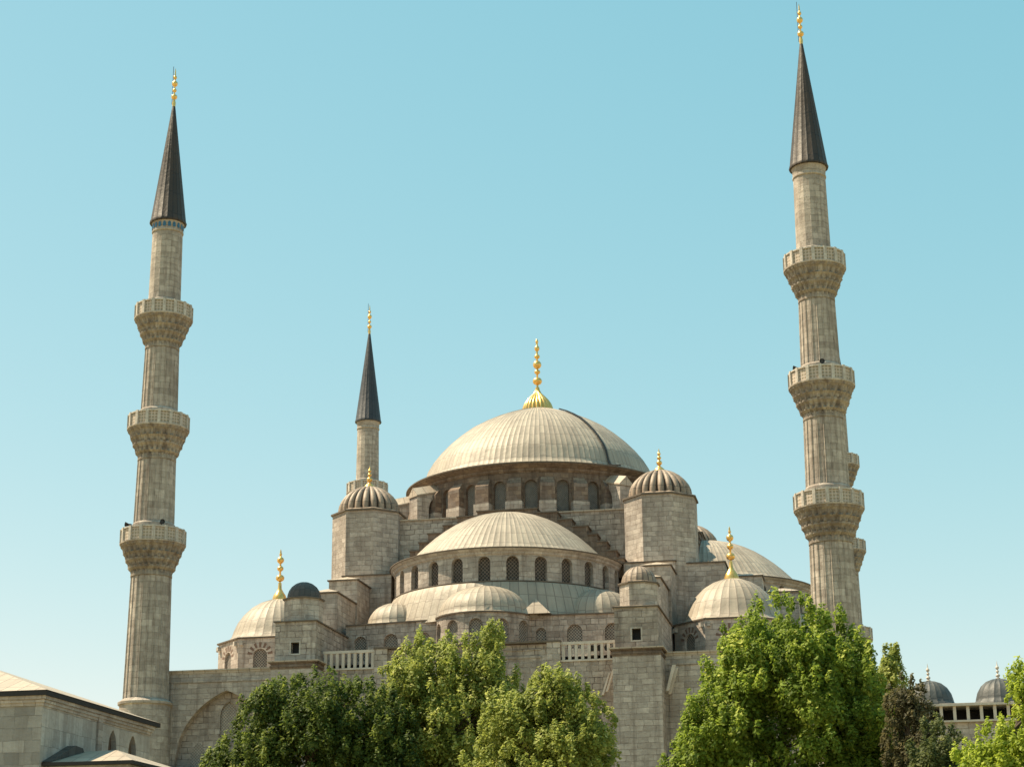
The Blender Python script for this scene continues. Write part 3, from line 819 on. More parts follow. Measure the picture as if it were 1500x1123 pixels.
# --- corner domes on octagonal drums
def corner_dome(cx, cy):
    o = octagon(cx, cy, 5.45); d = MB(); rings = []
    vs = []
    for i in range(8):
        p, q = o[i], o[(i + 1) % 8]
        f = facet(p, q); L = math.hypot(q[0] - p[0], q[1] - p[1])
        rings.append((f, L, d.arch_panel(f, 0, L, 14.2, 18.35, L / 2, 0.66, 15.1, 16.75, depth=0.25, n=8)))
    do = d.build('octagonal_drum', 'stone', mosque)
    for f, L, r in rings:
        w = MB(); w.fill(f, r, 0.2); w.build('window', 'lattice', do)
        v = MB()
        for j in range(7):
            t = PI * (j + 0.5) / 7; c_, s_ = cos(t), sin(t); wd = 0.085
            pts = [(L / 2 + 0.74 * c_ - wd * s_, 16.78 + 0.74 * s_ + wd * c_), (L / 2 + 0.74 * c_ + wd * s_, 16.78 + 0.74 * s_ - wd * c_),
                   (L / 2 + 1.2 * c_ + wd * 1.5 * s_, 16.78 + 1.2 * s_ - wd * 1.5 * c_), (L / 2 + 1.2 * c_ - wd * 1.5 * s_, 16.78 + 1.2 * s_ + wd * 1.5 * c_)]
            v.face([f(u, z, -0.012) for u, z in pts])
        v.build('arch_stones', 'red_stone', do)
    k = MB()
    for i in range(8):
        p, q = o[i], o[(i + 1) % 8]; f = facet(p, q); L = math.hypot(q[0] - p[0], q[1] - p[1])
        for u in (0.35, L - 0.35):
            c = [f(u + du, z, d_) for z in (17.75, 18.1) for d_ in (-0.3, 0.05) for du in (-0.14, 0.14)]
            for ff in ((0, 1, 5, 4), (1, 3, 7, 5), (3, 2, 6, 7), (2, 0, 4, 6), (4, 5, 7, 6), (2, 3, 1, 0)): k.face([c[z] for z in ff])
    k.build('eave_bracket', 'stone_pale', do)
    e = MB(); e.prism(octagon(cx, cy, 5.62), 18.35, 18.47); e.build('eave', 'eave', do)
    pf = [(4.95, 18.48), (4.55, 18.72), (4.3, 19.05), (4.12, 19.6), (3.78, 20.35), (3.25, 21.1), (2.55, 21.8), (1.75, 22.3), (0.9, 22.62), (0.04, 22.72)]
    dm = MB(); dm.prism(octagon(cx, cy, 5.6), 18.474, 18.75, top=octagon(cx, cy, 4.5)); dm.lathe(pf, cx, cy, seams=34)
    dd = dm.build('corner_dome', 'lead', do, sharp=50)
    finial(do, cx, cy, 23.6, [(24.75, 0.40, 0.34), (25.65, 0.30, 0.27), (26.45, 0.33, 0.33), (27.0, 0.13, 0.15)], 0.11, 27.5,
           base=[(0.66, 22.55), (0.66, 22.85), (0.55, 23.15), (0.34, 23.45), (0.18, 23.75), (0.15, 24.3)])
for cx, cy in ((-21.0, -20.4), (21.0, -20.4), (-21.0, 20.4), (21.0, 20.4)): corner_dome(cx, cy)

# --- raised roofs around the half domes (the mass the drums stand on)
for k in (1, 2, 3):
    R = rotq(k)
    b = MB(); b.box(-12.7, 12.7, -27.0, -14.0, 14.2, 18.9, R); o = b.build('aisle_block', 'stone_rough', mosque)
    b = MB(); b.box(-12.85, 12.85, -27.15, -14.0, 18.9, 19.02, R); b.build('aisle_roof', 'lead_flat', o)

# --- sloping stone gutters beside the right pier, small doors
for s in (-1, 1):
    for j, (xo, zz) in enumerate(((0.0, 0.0), (0.45, -0.15))):
        x_ = 14.35 + s * (1.96 + 0.12); b = MB()
        xa, xb = 14.35 + s * 1.97, 14.35 + s * (2.75 + xo * 0)
        if s < 0: pts = [(12.36 - xo, 12.95 + zz), (12.22 - xo, 12.95 + zz), (11.62 - xo, 11.2 + zz), (11.8 - xo, 11.2 + zz)]
        else: pts = [(17.05 + xo * .2, 13.15 + zz), (17.35 + xo * .2, 13.15 + zz), (16.7 + xo * .2, 11.1 + zz), (16.5 + xo * .2, 11.1 + zz)]
        ya, yb = -35.2 + j * 0.8, -34.9 + j * 0.8
        c = [(p[0], y, p[1]) for y in (ya, yb) for p in pts]
        for f in ((0, 1, 2, 3), (7, 6, 5, 4), (0, 4, 5, 1), (1, 5, 6, 2), (2, 6, 7, 3), (3, 7, 4, 0)): b.face([c[i] for i in f])
        b.build('sloping_gutter', 'marble', mosque)
b = MB(); f = plane_y(-17.62 + 2.6)
rr = [(-11.4 + 0.05, 25.3), (-10.75, 25.3), (-10.75, 26.6), (-11.05, 26.95), (-11.35, 26.6)]
b.fill(f, rr, 0.0); b.build('door', 'brick', mosque)

# things that stand on the gallery terrace
for i in range(4):
    b = MB(); x = 8.35 + i * 0.62
    b.box(x, x + 0.5, -33.75, -33.67, 14.335, 14.98); b.box(x - .03, x + .53, -33.78, -33.64, 14.3, 14.335)
    tag(b.build('white_board', 'white'), ['leftmost white board behind the right-hand balustrade', 'second white board from the left behind the right-hand balustrade', 'third white board from the left behind the right-hand balustrade', 'rightmost white board behind the right-hand balustrade'][i], 'board', 'white boards behind the balustrade')
def floodlight(x, y, z, label):
    t = thing('floodlight', label, 'floodlight', (x, y, z), 'floodlights behind the balustrade')
    b = MB(); b.box(x - 0.2, x + 0.2, y - 0.15, y + 0.15, z, z + 0.06); b.box(x - 0.03, x + 0.03, y - 0.03, y + 0.03, z + 0.06, z + 0.4); b.build('stand', 'iron', t)
    b = MB(); n = 16; zc = z + 0.62
    cc = lambda r, yy: [(x + r * cos(2 * PI * i / n), yy, zc + r * sin(2 * PI * i / n)) for i in range(n)]
    A, B = cc(0.27, y - 0.16), cc(0.17, y + 0.16)
    for i in range(n): j = (i + 1) % n; b.face([A[i], B[i], B[j], A[j]][::-1])
    b.face(A); b.face(B[::-1]); b.build('lamp_head', 'iron', t)
for i, x in enumerate((10.35, 11.0, 11.65)):
    floodlight(x, -33.6, 14.33, ['leftmost of three dark round floodlights behind the right-hand balustrade', 'middle one of three dark round floodlights behind the right-hand balustrade', 'dark round floodlight nearest the right pier behind the balustrade'][i])

# ------------------------------------------------------------------ minarets
BAL = [(47.12, 2.50, 1.45), (36.82, 2.62, 1.60), (26.48, 2.74, 1.70)]      # parapet top, parapet radius, shaft radius below
def balcony(parent, zt, r, rs, mat='minaret'):
    c = MB(); n = 24
    hz = 2.55; z0 = zt - 1.35 - hz
    tiers = 4; rr = []
    prof = [(rs * 0.99, z0 - 0.25), (rs + 0.08, z0 - 0.2), (rs + 0.08, z0)]
    for i in range(tiers):
        ra = rs + 0.05 + (r - rs - 0.02) * (i / tiers) ** 0.9; rb = rs + 0.05 + (r - rs - 0.02) * ((i + 1) / tiers) ** 0.9
        za = z0 + hz * i / tiers; zb = z0 + hz * (i + 1) / tiers
        prof += [(ra, za + 0.01), (ra + (rb - ra) * 0.25, za + (zb - za) * 0.45), (rb - 0.02, za + (zb - za) * 0.72), (rb, za + (zb - za) * 0.74), (rb, zb)]
    prof.append((rs * 0.9, z0 + hz + 0.002))
    def fn(rad_, z, a):
        t = (z - z0) / hz * tiers; i = int(max(0, min(tiers - 1e-3, t))); fr = t - i
        if t <= 0.02 or t >= tiers - 0.001: return rad_
        ph = abs(sin(a * n / 2 + (i % 2) * PI / 2))
        dep = 0.24 * (1 - ph) ** 0.7 * min(1, max(0, 1.0 - fr * 0.55))
        return rad_ - dep
    c.lathe(prof, n=n * 8, fn=fn, smooth=False)
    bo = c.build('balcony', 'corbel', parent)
    s = MB(); s.lathe([(r - 0.05, zt - 1.35), (r + 0.1, zt - 1.33), (r + 0.12, zt - 1.22), (r - 0.06, zt - 1.2)], n=48, smooth=False); s.build('floor_edge', mat, bo)
    p = MB(); n2 = 16
    for i in range(n2):
        a0, a1 = 2 * PI * i / n2, 2 * PI * (i + 1) / n2
        for ro, sgn in ((r, 1), (r - 0.14, -1)):
            q = [(ro * sin(a0), -ro * cos(a0), zt - 1.2), (ro * sin(a1), -ro * cos(a1), zt - 1.2), (ro * sin(a1), -ro * cos(a1), zt - 0.12), (ro * sin(a0), -ro * cos(a0), zt - 0.12)]
            p.face(q if sgn > 0 else q[::-1])
    p.build('parapet', M['parapet'], bo)
    t = MB(); t.lathe([(r - 0.2, zt - 0.12), (r + 0.06, zt - 0.12), (r + 0.06, zt), (r - 0.2, zt), (r - 0.2, zt - 0.12)], n=32, smooth=False)
    for i in range(n2):
        a = 2 * PI * i / n2
        def P(p, a=a): return ((r + p[1]) * sin(a) + p[0] * cos(a), -(r + p[1]) * cos(a) + p[0] * sin(a), p[2])
        t.box(-0.13, 0.13, -0.1, 0.11, zt - 1.25, zt + 0.03, P)
    t.build('parapet_posts', 'stone_pale', bo)
    return bo
k = NT('pierced_parapet_stone'); uv = k.uv()
vo = k.n('ShaderNodeTexVoronoi', voronoi_dimensions='2D', feature='F1'); vo.inputs['Scale'].default_value = 3.6; vo.inputs['Randomness'].default_value = 0.0
k.l(uv, vo.inputs['Vector'])
fz = k.ramp(vo.outputs['Distance'], 0.26, 0.34)
k.l(k.mix(fz, (0.30, 0.25, 0.18), k.mix(k.noise(k.obj(), 1.5, 4), (0.37, 0.30, 0.245), (0.56, 0.475, 0.40))), k.bsdf.inputs['Base Color'])
k.bsdf.inputs['Roughness'].default_value = 0.9
k.l(k.bump(fz, 0.06, 0.9), k.bsdf.inputs['Normal'])
M['parapet'] = k.mat

def flute(r, z, a):
    t = abs(sin(a * 10))
    return r * (1 - 0.035 * (1 - t) ** 2)
def fluted(r, z, a):               # shaft with slim rolls on its edges
    ph = (a * 20 / (2 * PI)) % 1.0
    d = min(ph, 1 - ph)
    return r * (1.035 if d < 0.09 else (0.985 if d < 0.2 else 1.0))
def minaret(label, spire_mat, tiles=False):
    root = thing('minaret', label, 'minaret', (0, 0, 0), 'minarets of the mosque')
    s = MB()
    s.lathe([(2.35, GZ), (2.35, 2.0), (2.25, 8.0), (2.16, 11.3), (2.3, 11.4), (2.32, 11.6), (2.15, 11.72), (1.9, 11.9)], n=40)
    s.build('base', 'minaret', root, sharp=25)
    for z0, z1, r0, r1, zz, r in ((11.9, 22.7, 1.86, 1.69, 0, 0), (27.15, 33.1, 1.71, 1.61, 26.5, 1.76), (37.45, 43.3, 1.57, 1.46, 36.8, 1.62)):
        s = MB()
        if zz:
            s.lathe([(r * .95, zz - 0.3), (r + 0.1, zz - 0.2), (r + 0.1, zz + 0.45), (r0, zz + 0.65)], n=180, smooth=False)
        s.lathe([(r0, z0), (r1, z1)], n=180, fn=fluted, smooth=False)
        s.build('shaft', 'minaret', root)
    s = MB()
    s.lathe([(1.5, 46.6), (1.58, 46.8), (1.58, 47.5), (1.44, 47.65), (1.36, 54.1)], n=16, smooth=False)
    s.build('shaft', 'minaret', root)
    s = MB()
    s.lathe([(1.3, 54.1), (1.43, 54.2), (1.43, 54.32), (1.38, 54.4), (1.42, 54.95), (1.5, 55.2)], n=32)
    s.build('shaft_cornice', 'minaret', root, sharp=25)
    for zt, r, rs in BAL: balcony(root, zt, r, rs)
    c = MB()
    c.lathe([(1.42, 55.1), (1.66, 55.12), (1.68, 55.25), (1.6, 55.4), (0.86, 61.2), (0.12, 67.15), (0.03, 67.3)], seams=20)
    c.build('spire', spire_mat, root, sharp=40)
    fo = finial(root, 0, 0, 67.0, [(67.95, 0.29, 0.27), (68.62, 0.2, 0.2), (69.3, 0.28, 0.3), (69.95, 0.17, 0.2)], 0.09, 70.9, base=[(0.14, 66.9), (0.17, 67.3), (0.1, 67.7)])
    r = MB(); r.lathe([(0.025, 67.2), (0.025, 71.1)], -0.2, 0, n=6); r.box(-0.22, 0.0, -0.02, 0.02, 68.62, 68.66); r.build('lightning_rod', 'iron', root)
    return root
def tile_band(root):
    t = MB(); n = 20
    for i in range(n):
        a = 2 * PI * (i + 0.5) / n; hw = 0.13
        f = lambda u, z: ((1.452) * sin(a + u / 1.4), -(1.452) * cos(a + u / 1.4), z)
        rr = [(-hw, 54.46), (hw, 54.46), (hw, 54.8), (hw * 0.6, 54.92), (0, 54.97), (-hw * 0.6, 54.92), (-hw, 54.8)]
        t.face([f(u, z) for u, z in rr])
    t.build('tile_band', 'blue_tile', root)
def loudspeakers(root, z, r, angs):
    for ad in angs:
        a = rad(ad); b = MB(); n = 12
        d = Vector((sin(a), -cos(a), 0)); t = Vector((cos(a), sin(a), 0)); up = Vector((0, 0, 1)); o = d * r + up * z
        def ring(rr, dist): return [tuple(o + d * dist + t * (rr * cos(2 * PI * i / n)) + up * (rr * sin(2 * PI * i / n))) for i in range(n)]
        A, B, Cc = ring(0.22, 0.35), ring(0.1, 0.05), ring(0.1, -0.2)
        for P_, Q in ((A, B), (B, Cc)):
            for i in range(n): j = (i + 1) % n; b.face([P_[i], P_[j], Q[j], Q[i]][::-1])
        b.face(ring(0.17, 0.25)); b.face(Cc[::-1])
        q = [tuple(o + t * sx * 0.04 + d * sy * 0.04 + up * sz) for sz in (-0.55, -0.1) for sy in (-1, 1) for sx in (-1, 1)]
        for f in ((0, 1, 5, 4), (1, 3, 7, 5), (3, 2, 6, 7), (2, 0, 4, 6)): b.face([q[i] for i in f])
        b.build('loudspeaker', 'iron', root)
m1 = minaret('tall front minaret at the left with a band of blue tiles under its brown spire', 'spire')
m2 = copy_tree(m1); m2['label'] = 'tall front minaret at the right, its finial touching the top of the picture'
m3 = copy_tree(m1); m3['label'] = 'distant minaret with a blue-black spire rising behind the left weight tower'
m4 = copy_tree(m1); m4['label'] = 'rear minaret almost hidden behind the front right one, only balcony edges showing'
tile_band(m1)
loudspeakers(m1, 26.85, 2.2, (-50, 39))
loudspeakers(m2, 37.15, 2.0, (-68, 5))
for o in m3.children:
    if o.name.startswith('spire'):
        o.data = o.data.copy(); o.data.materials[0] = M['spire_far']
m1.location = (-27.85, -34.76, 0); m2.location = (30.15, -34.76, 0); m3.location = (-27.85, 33.26, 0); m4.location = (30.15, 33.26, 0)
# the minaret bases go down to the ground already, so the roots stay at their foot in plan
# (root height 0 is the datum of the mosque)

# ------------------------------------------------------------------ stone pavilion in the left foreground
PX, PYf, PYb = -15.4, -80.0, -62.0
pav = thing('stone_pavilion', 'pale stone pavilion with overhanging lead roof in the left foreground', 'building', (PX - 8, -71, GZ))
wz = 6.15
w = MB(); e_ = 0.33
xw = PX - e_; yf = PYf + e_; yb = PYb - 0.9
# right wall with a shallow pilaster break and two pointed windows
fmr = facet((xw, yf), (xw, yb)); Lw = yb - yf
w.face([fmr(0, GZ, 0), fmr(9.3, GZ, 0), fmr(9.3, wz, 0), fmr(0, wz, 0)])
ringsw = []
for u0, u1, uc in ((9.3, 12.15, 10.5), (12.15, Lw, 13.8)):
    ringsw.append(w.arch_panel(fmr, u0, u1, GZ, wz, uc, 0.66, 0.5, 4.15, 1.15, depth=0.4, n=10))
wo = w.build('wall', 'stone_light', pav)
w = MB()
w.face([(xw - 16, yf, GZ), (xw, yf, GZ), (xw, yf, wz), (xw - 16, yf, wz)])
w.face([(xw - 16, yb, GZ), (xw - 16, yf, GZ), (xw - 16, yf, wz), (xw - 16, yb, wz)]); w.face([(xw, yb, GZ), (xw - 16, yb, GZ), (xw - 16, yb, wz), (xw, yb, wz)])
w.build('wall', 'stone_gate', pav)
p = MB(); p.box(xw - 0.2, xw + 0.12, yf + 7.9, yf + 8.6, GZ, wz - 0.02); p.build('pilaster', 'stone', wo)
for r in ringsw:
    q = MB(); q.fill(fmr, r, 0.36); q.build('window', M['brick'], wo)
c = MB()
for i, (d, z0, z1) in enumerate(((0.08, 5.62, 5.8), (0.16, 5.8, 6.0), (0.24, 6.0, 6.2))):
    c.box(xw - 16 - d, xw + d, yf - d, yb + d, z0, z1)
c.build('cornice', 'stone', wo)
r = MB(); r.box(xw - 16.4, PX + 0.02, PYf - 0.02, PYb + 0.0, 6.203, 6.5); r.build('eave_board', 'gutter', wo)
r = MB()
x0, x1, y0, y1 = xw - 16.4, PX + 0.06, PYf - 0.06, PYb + 0.04; zr = 6.504; hh = 2.9
A = ((x0 + x1) / 2, y0 + 8.2, zr + hh); B = ((x0 + x1) / 2, y1 - 8.2, zr + hh)
def rf(pts, ud):
    us = [(p[ud] / 1.15, ((p[1 - ud] - (x1, y0)[0 if ud == 1 else 1]) ** 2 + (p[2] - zr) ** 2) ** 0.5) for p in pts]; r.face(pts, us)
rf([(x0, y0, zr), (x1, y0, zr), A], 0); rf([(x1, y0, zr), (x1, y1, zr), B, A], 1); rf([(x1, y1, zr), (x0, y1, zr), B], 0); rf([(x0, y1, zr), (x0, y0, zr), A, B], 1)
r.build('roof', 'lead_flat', pav)
b = MB(); b.face([(xw - 6, yf - 0.01, -2), (xw - 1.55, yf - 0.01, -2), (xw - 1.55, yf - 0.01, 1.72), (xw - 6, yf - 0.01, 1.72)]); b.build('blocked_opening', 'brick', pav)

# low porch beside it with a hipped lead roof
por = thing('low_porch', 'low porch with sunlit hipped lead roof against the pavilion side wall', 'porch', (-13, -75, GZ))
x0, x1, y0, y1, zt = xw + 0.02, -10.0, -79.4, -68.0, 2.3
b = MB(); b.box(x0, x1 - 0.4, y0 + 0.4, y1 - 0.4, GZ, zt - 0.2); b.build('wall', 'stone_gate', por)
b = MB(); b.box(x0, x1, y0, y1, zt - 0.2, zt); b.build('eave_board', 'gutter', por)
b = MB(); ap = (-13.2, -74.2, 3.45); bp = (x0, -74.2, 3.45)
b.face([(x0, y0, zt), (x1, y0, zt), ap, bp], [(0, 0), (6, 0), (4, 3), (0, 3)]); b.face([(x1, y0, zt), (x1, y1, zt), ap], [(0, 0), (9, 0), (4.5, 3)]); b.face([(x1, y1, zt), (x0, y1, zt), bp, ap], [(0, 0), (6, 0), (6, 3), (2, 3)])
b.build('roof', 'lead_flat', por)
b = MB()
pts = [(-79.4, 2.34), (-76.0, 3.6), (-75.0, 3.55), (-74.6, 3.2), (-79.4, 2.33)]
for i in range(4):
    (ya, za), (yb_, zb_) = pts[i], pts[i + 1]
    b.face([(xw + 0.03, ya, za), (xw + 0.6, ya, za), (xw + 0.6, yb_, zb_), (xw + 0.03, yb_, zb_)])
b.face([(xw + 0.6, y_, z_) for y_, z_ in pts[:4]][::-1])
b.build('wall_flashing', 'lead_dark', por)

# ------------------------------------------------------------------ domed courtyard arcade on the right
crt = thing('courtyard_arcade', 'courtyard wall with pale posts and dark openings under small lead domes at the far right', 'arcade', (45, -30, GZ))
b = MB(); b.box(31.4, 62, -31.6, -27.2, GZ, 8.3); co = b.build('wall', 'stone', crt)
b = MB(); b.box(31.4, 62, -29.0, -27.4, 8.3, 9.55); b.build('shaded_passage', 'void', co)
b = MB(); b.box(31.4, 62, -32.1, -27.2, 9.55, 9.72); b.box(31.4, 62, -31.75, -31.35, 9.72, 9.8); b.build('roof_slab', 'marble', co)
b = MB(); b.box(31.4, 62, -31.9, -31.5, 8.304, 8.45); b.build('sill', 'marble', co)
x = 31.6
i = 0
while x < 62:
    b = MB(); b.box(x, x + 0.24, -31.85, -31.6, 8.45, 9.55); b.build('post', 'marble', co); x += 1.03
labs = {}
for i, cx in enumerate((31.7, 37.15, 42.6, 48.05, 53.5, 58.95)):
    d = MB(); d.lathe([(2.15, 9.725), (2.1, 9.95), (1.9, 10.05), (1.86, 10.25), (1.72, 10.75), (1.42, 11.25), (0.98, 11.62), (0.5, 11.8), (0.03, 11.85)], cx, -29.7, seams=22)
    do = d.build('lead_dome', 'lead_court', crt, sharp=50)
    f = MB(); pf = [(0.16, 11.8), (0.2, 11.9)]
    for zc, r, hh in ((12.12, 0.18, 0.14), (12.45, 0.13, 0.11), (12.75, 0.15, 0.15)):
        for t in range(-3, 4): a = t / 3 * PI / 2; pf.append((max(0.05, r * cos(a)), zc + hh * sin(a)))
    pf += [(0.03, 13.1), (0.005, 13.3)]
    pf = [p for i2, p in enumerate(pf) if i2 == 0 or p[1] > pf[i2 - 1][1] - 1e-6]
    f.lathe(pf, cx, -29.7, n=10); f.build('finial', 'marble', do, sharp=60)

# ------------------------------------------------------------------ trees
def leaf_mesh(name, mat, parent, centers, radii, counts, size, seed, up=0.55, stretch=1.25):
    rng = np.random.default_rng(seed)
    P = []; C = []; T = []
    for c, r, n, stretch in zip(centers, radii, counts, stretch):
        d = rng.normal(size=(n, 3)); d /= np.linalg.norm(d, axis=1)[:, None]
        rr = r * rng.random(n) ** 0.45
        # taper the clump upwards so its top reads as a pointed shoot
        p = d * rr[:, None]
        p[:, 2] *= stretch
        k = np.clip(p[:, 2] / (r * stretch), 0, 1); p[:, :2] *= (1 - 0.5 * k)[:, None]
        P.append(p + c); C.append(d)
        T.append(np.clip(rng.normal(0.45, 0.17, n) + rng.normal(0, 0.17) + (0.10 * p[:, 2] / r), 0, 1))
    P = np.concatenate(P); D = np.concatenate(C); T = np.concatenate(T); N = len(P)
    nrm = D * 0.6 + rng.normal(size=(N, 3)) * 0.42 + np.array([-0.18, -0.12, up]); nrm /= np.linalg.norm(nrm, axis=1)[:, None]
    ax = rng.normal(size=(N, 3)); ax -= nrm * (ax * nrm).sum(1)[:, None]; ax /= np.linalg.norm(ax, axis=1)[:, None]
    bx = np.cross(nrm, ax)
    s = size * (0.6 + 0.8 * rng.random(N))[:, None]
    fold = nrm * s * 0.22
    # leaf: a folded lozenge, four corners
    V = np.stack([P - ax * s, P + bx * s * 0.55 - fold, P + ax * s, P - bx * s * 0.55 - fold], 1).reshape(-1, 3)
    me = bpy.data.meshes.new(name)
    me.vertices.add(4 * N); me.vertices.foreach_set('co', V.astype('f').ravel())
    idx = np.arange(4 * N).reshape(N, 4)
    tri = np.concatenate([idx[:, [0, 1, 2]], idx[:, [0, 2, 3]]], 0)
    me.loops.add(6 * N); me.loops.foreach_set('vertex_index', tri.ravel().astype('i'))
    me.polygons.add(2 * N); me.polygons.foreach_set('loop_start', (np.arange(2 * N) * 3).astype('i')); me.polygons.foreach_set('loop_total', np.full(2 * N, 3, 'i'))
    me.update(calc_edges=True)
    at = me.attributes.new('tone', 'FLOAT', 'POINT'); at.data.foreach_set('value', np.repeat(T, 4).astype('f'))
    me.materials.append(M[mat])
    ob = bpy.data.objects.new(name, me); COL.objects.link(ob)
    ob.parent = parent; ob.matrix_parent_inverse = Matrix.Translation(-Vector(ORIGIN[parent.name]))
    return ob

def limb(mb, p, q, r0, r1, n=8):
    p, q = Vector(p), Vector(q); d = (q - p).normalized()
    t = d.orthogonal().normalized(); u = d.cross(t)
    A = [tuple(p + (t * cos(2 * PI * i / n) + u * sin(2 * PI * i / n)) * r0) for i in range(n)]
    B = [tuple(q + (t * cos(2 * PI * i / n) + u * sin(2 * PI * i / n)) * r1) for i in range(n)]
    for i in range(n): j = (i + 1) % n; mb.face([A[i], A[j], B[j], B[i]], smooth=False)

def tree(name, label, x, y, lobes, mat, seed, clump=1.0, leaf=0.2, dens=1.0, group='trees in front of the mosque', stretch=1.15, shoots=1.0):
    """lobes: ellipsoids (dx, dy, z centre, rx, ry, rz) that together make the crown; small shoots roughen its outline"""
    root = thing(name, label, 'tree', (x, y, GZ), group)
    rng = np.random.default_rng(seed)
    cs = []; sh = []
    for (dx, dy, zc, rx, ry, rz) in lobes:
        n = int(2.1 * dens * (rx * ry + rx * rz + ry * rz) / 3 / clump ** 2) + 6
        d = rng.normal(size=(n, 3)); d /= np.linalg.norm(d, axis=1)[:, None]
        rr = 0.96 - 0.66 * rng.random(n) ** 1.6
        R3 = np.array([rx, ry, rz]); O = np.array([x + dx, y + dy, zc])
        cs.append(d * rr[:, None] * R3 + O)
        m_ = int(n * 2.2 * shoots)
        d = rng.normal(size=(m_, 3)); d[:, 2] = np.abs(d[:, 2]) * 1.1 - 0.25; d /= np.linalg.norm(d, axis=1)[:, None]
        sh.append(d * (0.98 + 0.16 * rng.random(m_))[:, None] * (R3 + clump * 0.45) + O)
    cs = np.concatenate(cs); sh = np.concatenate(sh)
    zmin = min(l[2] - l[5] for l in lobes)
    rad_ = clump * (0.6 + 0.95 * rng.random(len(cs)))
    cnt = (230 * (rad_ / 1.0) ** 2 * (0.2 / leaf) ** 1.7 * dens).astype(int) + 12
    srad = clump * (0.26 + 0.26 * rng.random(len(sh)))
    scnt = (150 * srad ** 1.7 * (0.2 / leaf) ** 1.7).astype(int) + 9
    leaf_mesh('crown', mat, root, np.concatenate([cs, sh]), np.concatenate([rad_, srad]), np.concatenate([cnt, scnt]), leaf, seed + 1, stretch=np.concatenate([np.full(len(cs), stretch), np.full(len(sh), 1.9)]))
    t = MB()
    ztop = max(l[2] for l in lobes)
    zs = [GZ, GZ + (ztop - GZ) * 0.35, GZ + (ztop - GZ) * 0.7, ztop]
    pts = [Vector((x, y, zs[0])), Vector((x + 0.15, y, zs[1])), Vector((x - 0.1, y + 0.1, zs[2])), Vector((x + lobes[0][0] * 0.5, y, zs[3]))]
    rr = [0.42, 0.32, 0.2, 0.06]
    for i in range(3): limb(t, pts[i], pts[i + 1], rr[i], rr[i + 1])
    sel = rng.choice(len(cs), min(len(cs), 46), replace=False)
    for i in sel:
        c = cs[i]; h = max(GZ + 3, min(ztop - 1, c[2] - 1.2 - 1.8 * rng.random())); f = (h - GZ) / (ztop - GZ)
        st = Vector((x, y, h)); r0 = 0.2 * (1 - f) + 0.05
        mid = st.lerp(Vector(c), 0.55) + Vector((0, 0, -0.25))
        limb(t, st, mid, r0, r0 * 0.6, 6); limb(t, mid, Vector(c), r0 * 0.6, 0.02, 6)
    t.build('trunk', 'bark', root)
    return root

tree('shade_tree', 'dark green bushy tree at the left in front of the blind arch', 1.6, -82,
     [(0.4, 0, 2.9, 3.2, 2.6, 3.0), (-2.0, 0, 2.6, 1.8, 2.2, 3.0), (-3.9, 0.5, 0.4, 1.6, 2.0, 2.5), (-5.0, 0.4, 0.3, 1.1, 1.8, 1.9), (4.6, 0, 1.6, 1.4, 1.8, 3.0), (3.2, 0, 2.4, 2.0, 2.4, 3.2), (-0.2, -0.8, -1.8, 5.6, 3.0, 3.8)], 'leaf_deep', 11, clump=0.72, leaf=0.115, stretch=1.5)
tree('shade_tree', 'tall yellow-green tree left of centre standing between the dark tree and the lighter middle one', 8.9, -78,
     [(-0.8, 0, 6.0, 2.3, 2.4, 2.9), (2.3, 0, 6.2, 1.1, 1.6, 2.9), (-2.8, 0, 4.8, 1.5, 2.2, 2.4), (0.2, -0.2, 3.0, 4.0, 3.0, 3.8), (0.0, 0, -2.4, 4.6, 3.2, 4.0), (3.4, 0, 1.6, 1.6, 2.0, 3.2)], 'leaf_olive', 23, clump=0.75, leaf=0.115)
tree('shade_tree', 'light green tree in the middle covering the arches beside the right pier', 17.1, -94,
     [(0.7, 0, 2.6, 1.1, 1.4, 1.7), (-1.2, 0, 1.6, 1.5, 1.8, 1.8), (2.1, 0, 1.0, 1.1, 1.6, 1.9), (0.0, -0.3, -1.0, 3.0, 2.6, 3.0), (0.0, 0, -4.4, 3.4, 2.8, 2.8), (-2.6, 0, -1.6, 1.4, 1.6, 2.4)], 'leaf_olive', 37, clump=0.6, leaf=0.095)
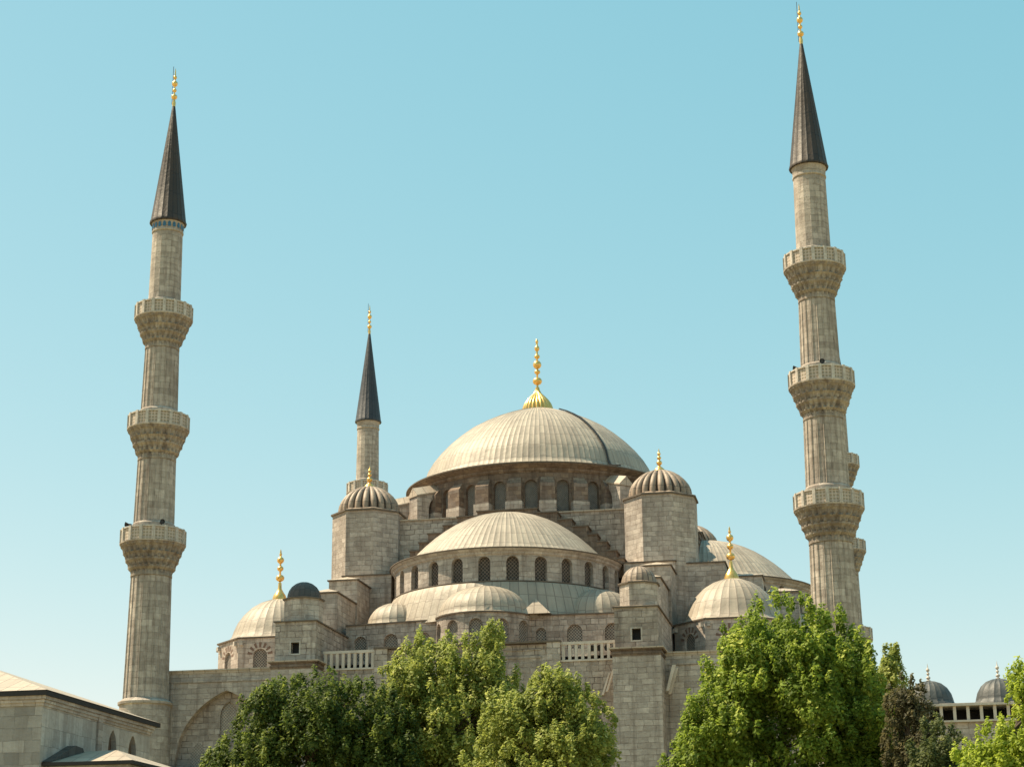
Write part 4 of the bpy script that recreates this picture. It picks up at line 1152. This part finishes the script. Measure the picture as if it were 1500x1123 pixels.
tree('shade_tree', 'broad tall green tree hiding the foot of the right front minaret', 28.0, -84,
     [(0.4, 0, 5.8, 2.4, 2.6, 3.0), (2.6, 0, 4.8, 2.0, 2.4, 2.9), (-1.8, 0, 4.7, 1.7, 2.4, 2.8), (0.4, -0.3, 2.4, 4.3, 3.4, 4.2), (-3.2, 0, 2.0, 1.8, 2.4, 2.7), (-0.4, 0, -2.6, 5.2, 3.4, 3.8), (3.9, 0, 2.2, 1.4, 2.2, 3.4), (4.3, 0, -1.2, 1.7, 2.0, 3.0), (4.7, 0, 0.6, 1.0, 1.6, 2.2), (-4.7, 0, -1.2, 1.7, 2.0, 2.6), (-3.6, 0, 1.0, 1.7, 2.0, 2.6)], 'leaf_fresh', 41, clump=0.78, leaf=0.118)
tree('slim_tree', 'slim young tree with pale loose top right of the broad green tree', 33.7, -80,
     [(0, 0, 5.3, 0.5, 0.6, 1.7), (0.3, 0, 3.4, 0.9, 0.9, 2.0), (0.3, 0, -1.0, 1.4, 1.3, 3.0)], 'leaf_olive', 53, clump=0.5, leaf=0.105)
tree('brown_tree', 'dull brownish tree below the courtyard domes', 34.4, -88,
     [(0.0, 0, 2.6, 0.8, 0.9, 1.6), (0.4, 0, 0.4, 1.4, 1.4, 2.0), (0.4, 0, -2.4, 2.0, 1.7, 2.6)], 'leaf_rust', 61, clump=0.5, leaf=0.095)
tree('grey_green_tree', 'low dark grey-green shrubby tree between the brown tree and the lime tree', 36.0, -93,
     [(-0.5, 0, -0.1, 0.9, 1.2, 1.3), (0.6, 0, -1.9, 1.2, 1.4, 1.6), (0.3, 0, -3.6, 2.2, 1.7, 2.4)], 'leaf_grey', 67, clump=0.55, leaf=0.095)
tree('lime_tree', 'bright lime green tree cut by the right edge', 38.2, -103,
     [(1.3, 0, 1.5, 0.9, 1.3, 1.2), (-0.1, 0, -1.7, 1.5, 1.6, 1.7), (1.5, 0, -1.0, 1.6, 1.8, 1.8), (-0.2, 0, -3.4, 2.8, 2.0, 2.6)], 'leaf_lime', 71, clump=0.55, leaf=0.09)
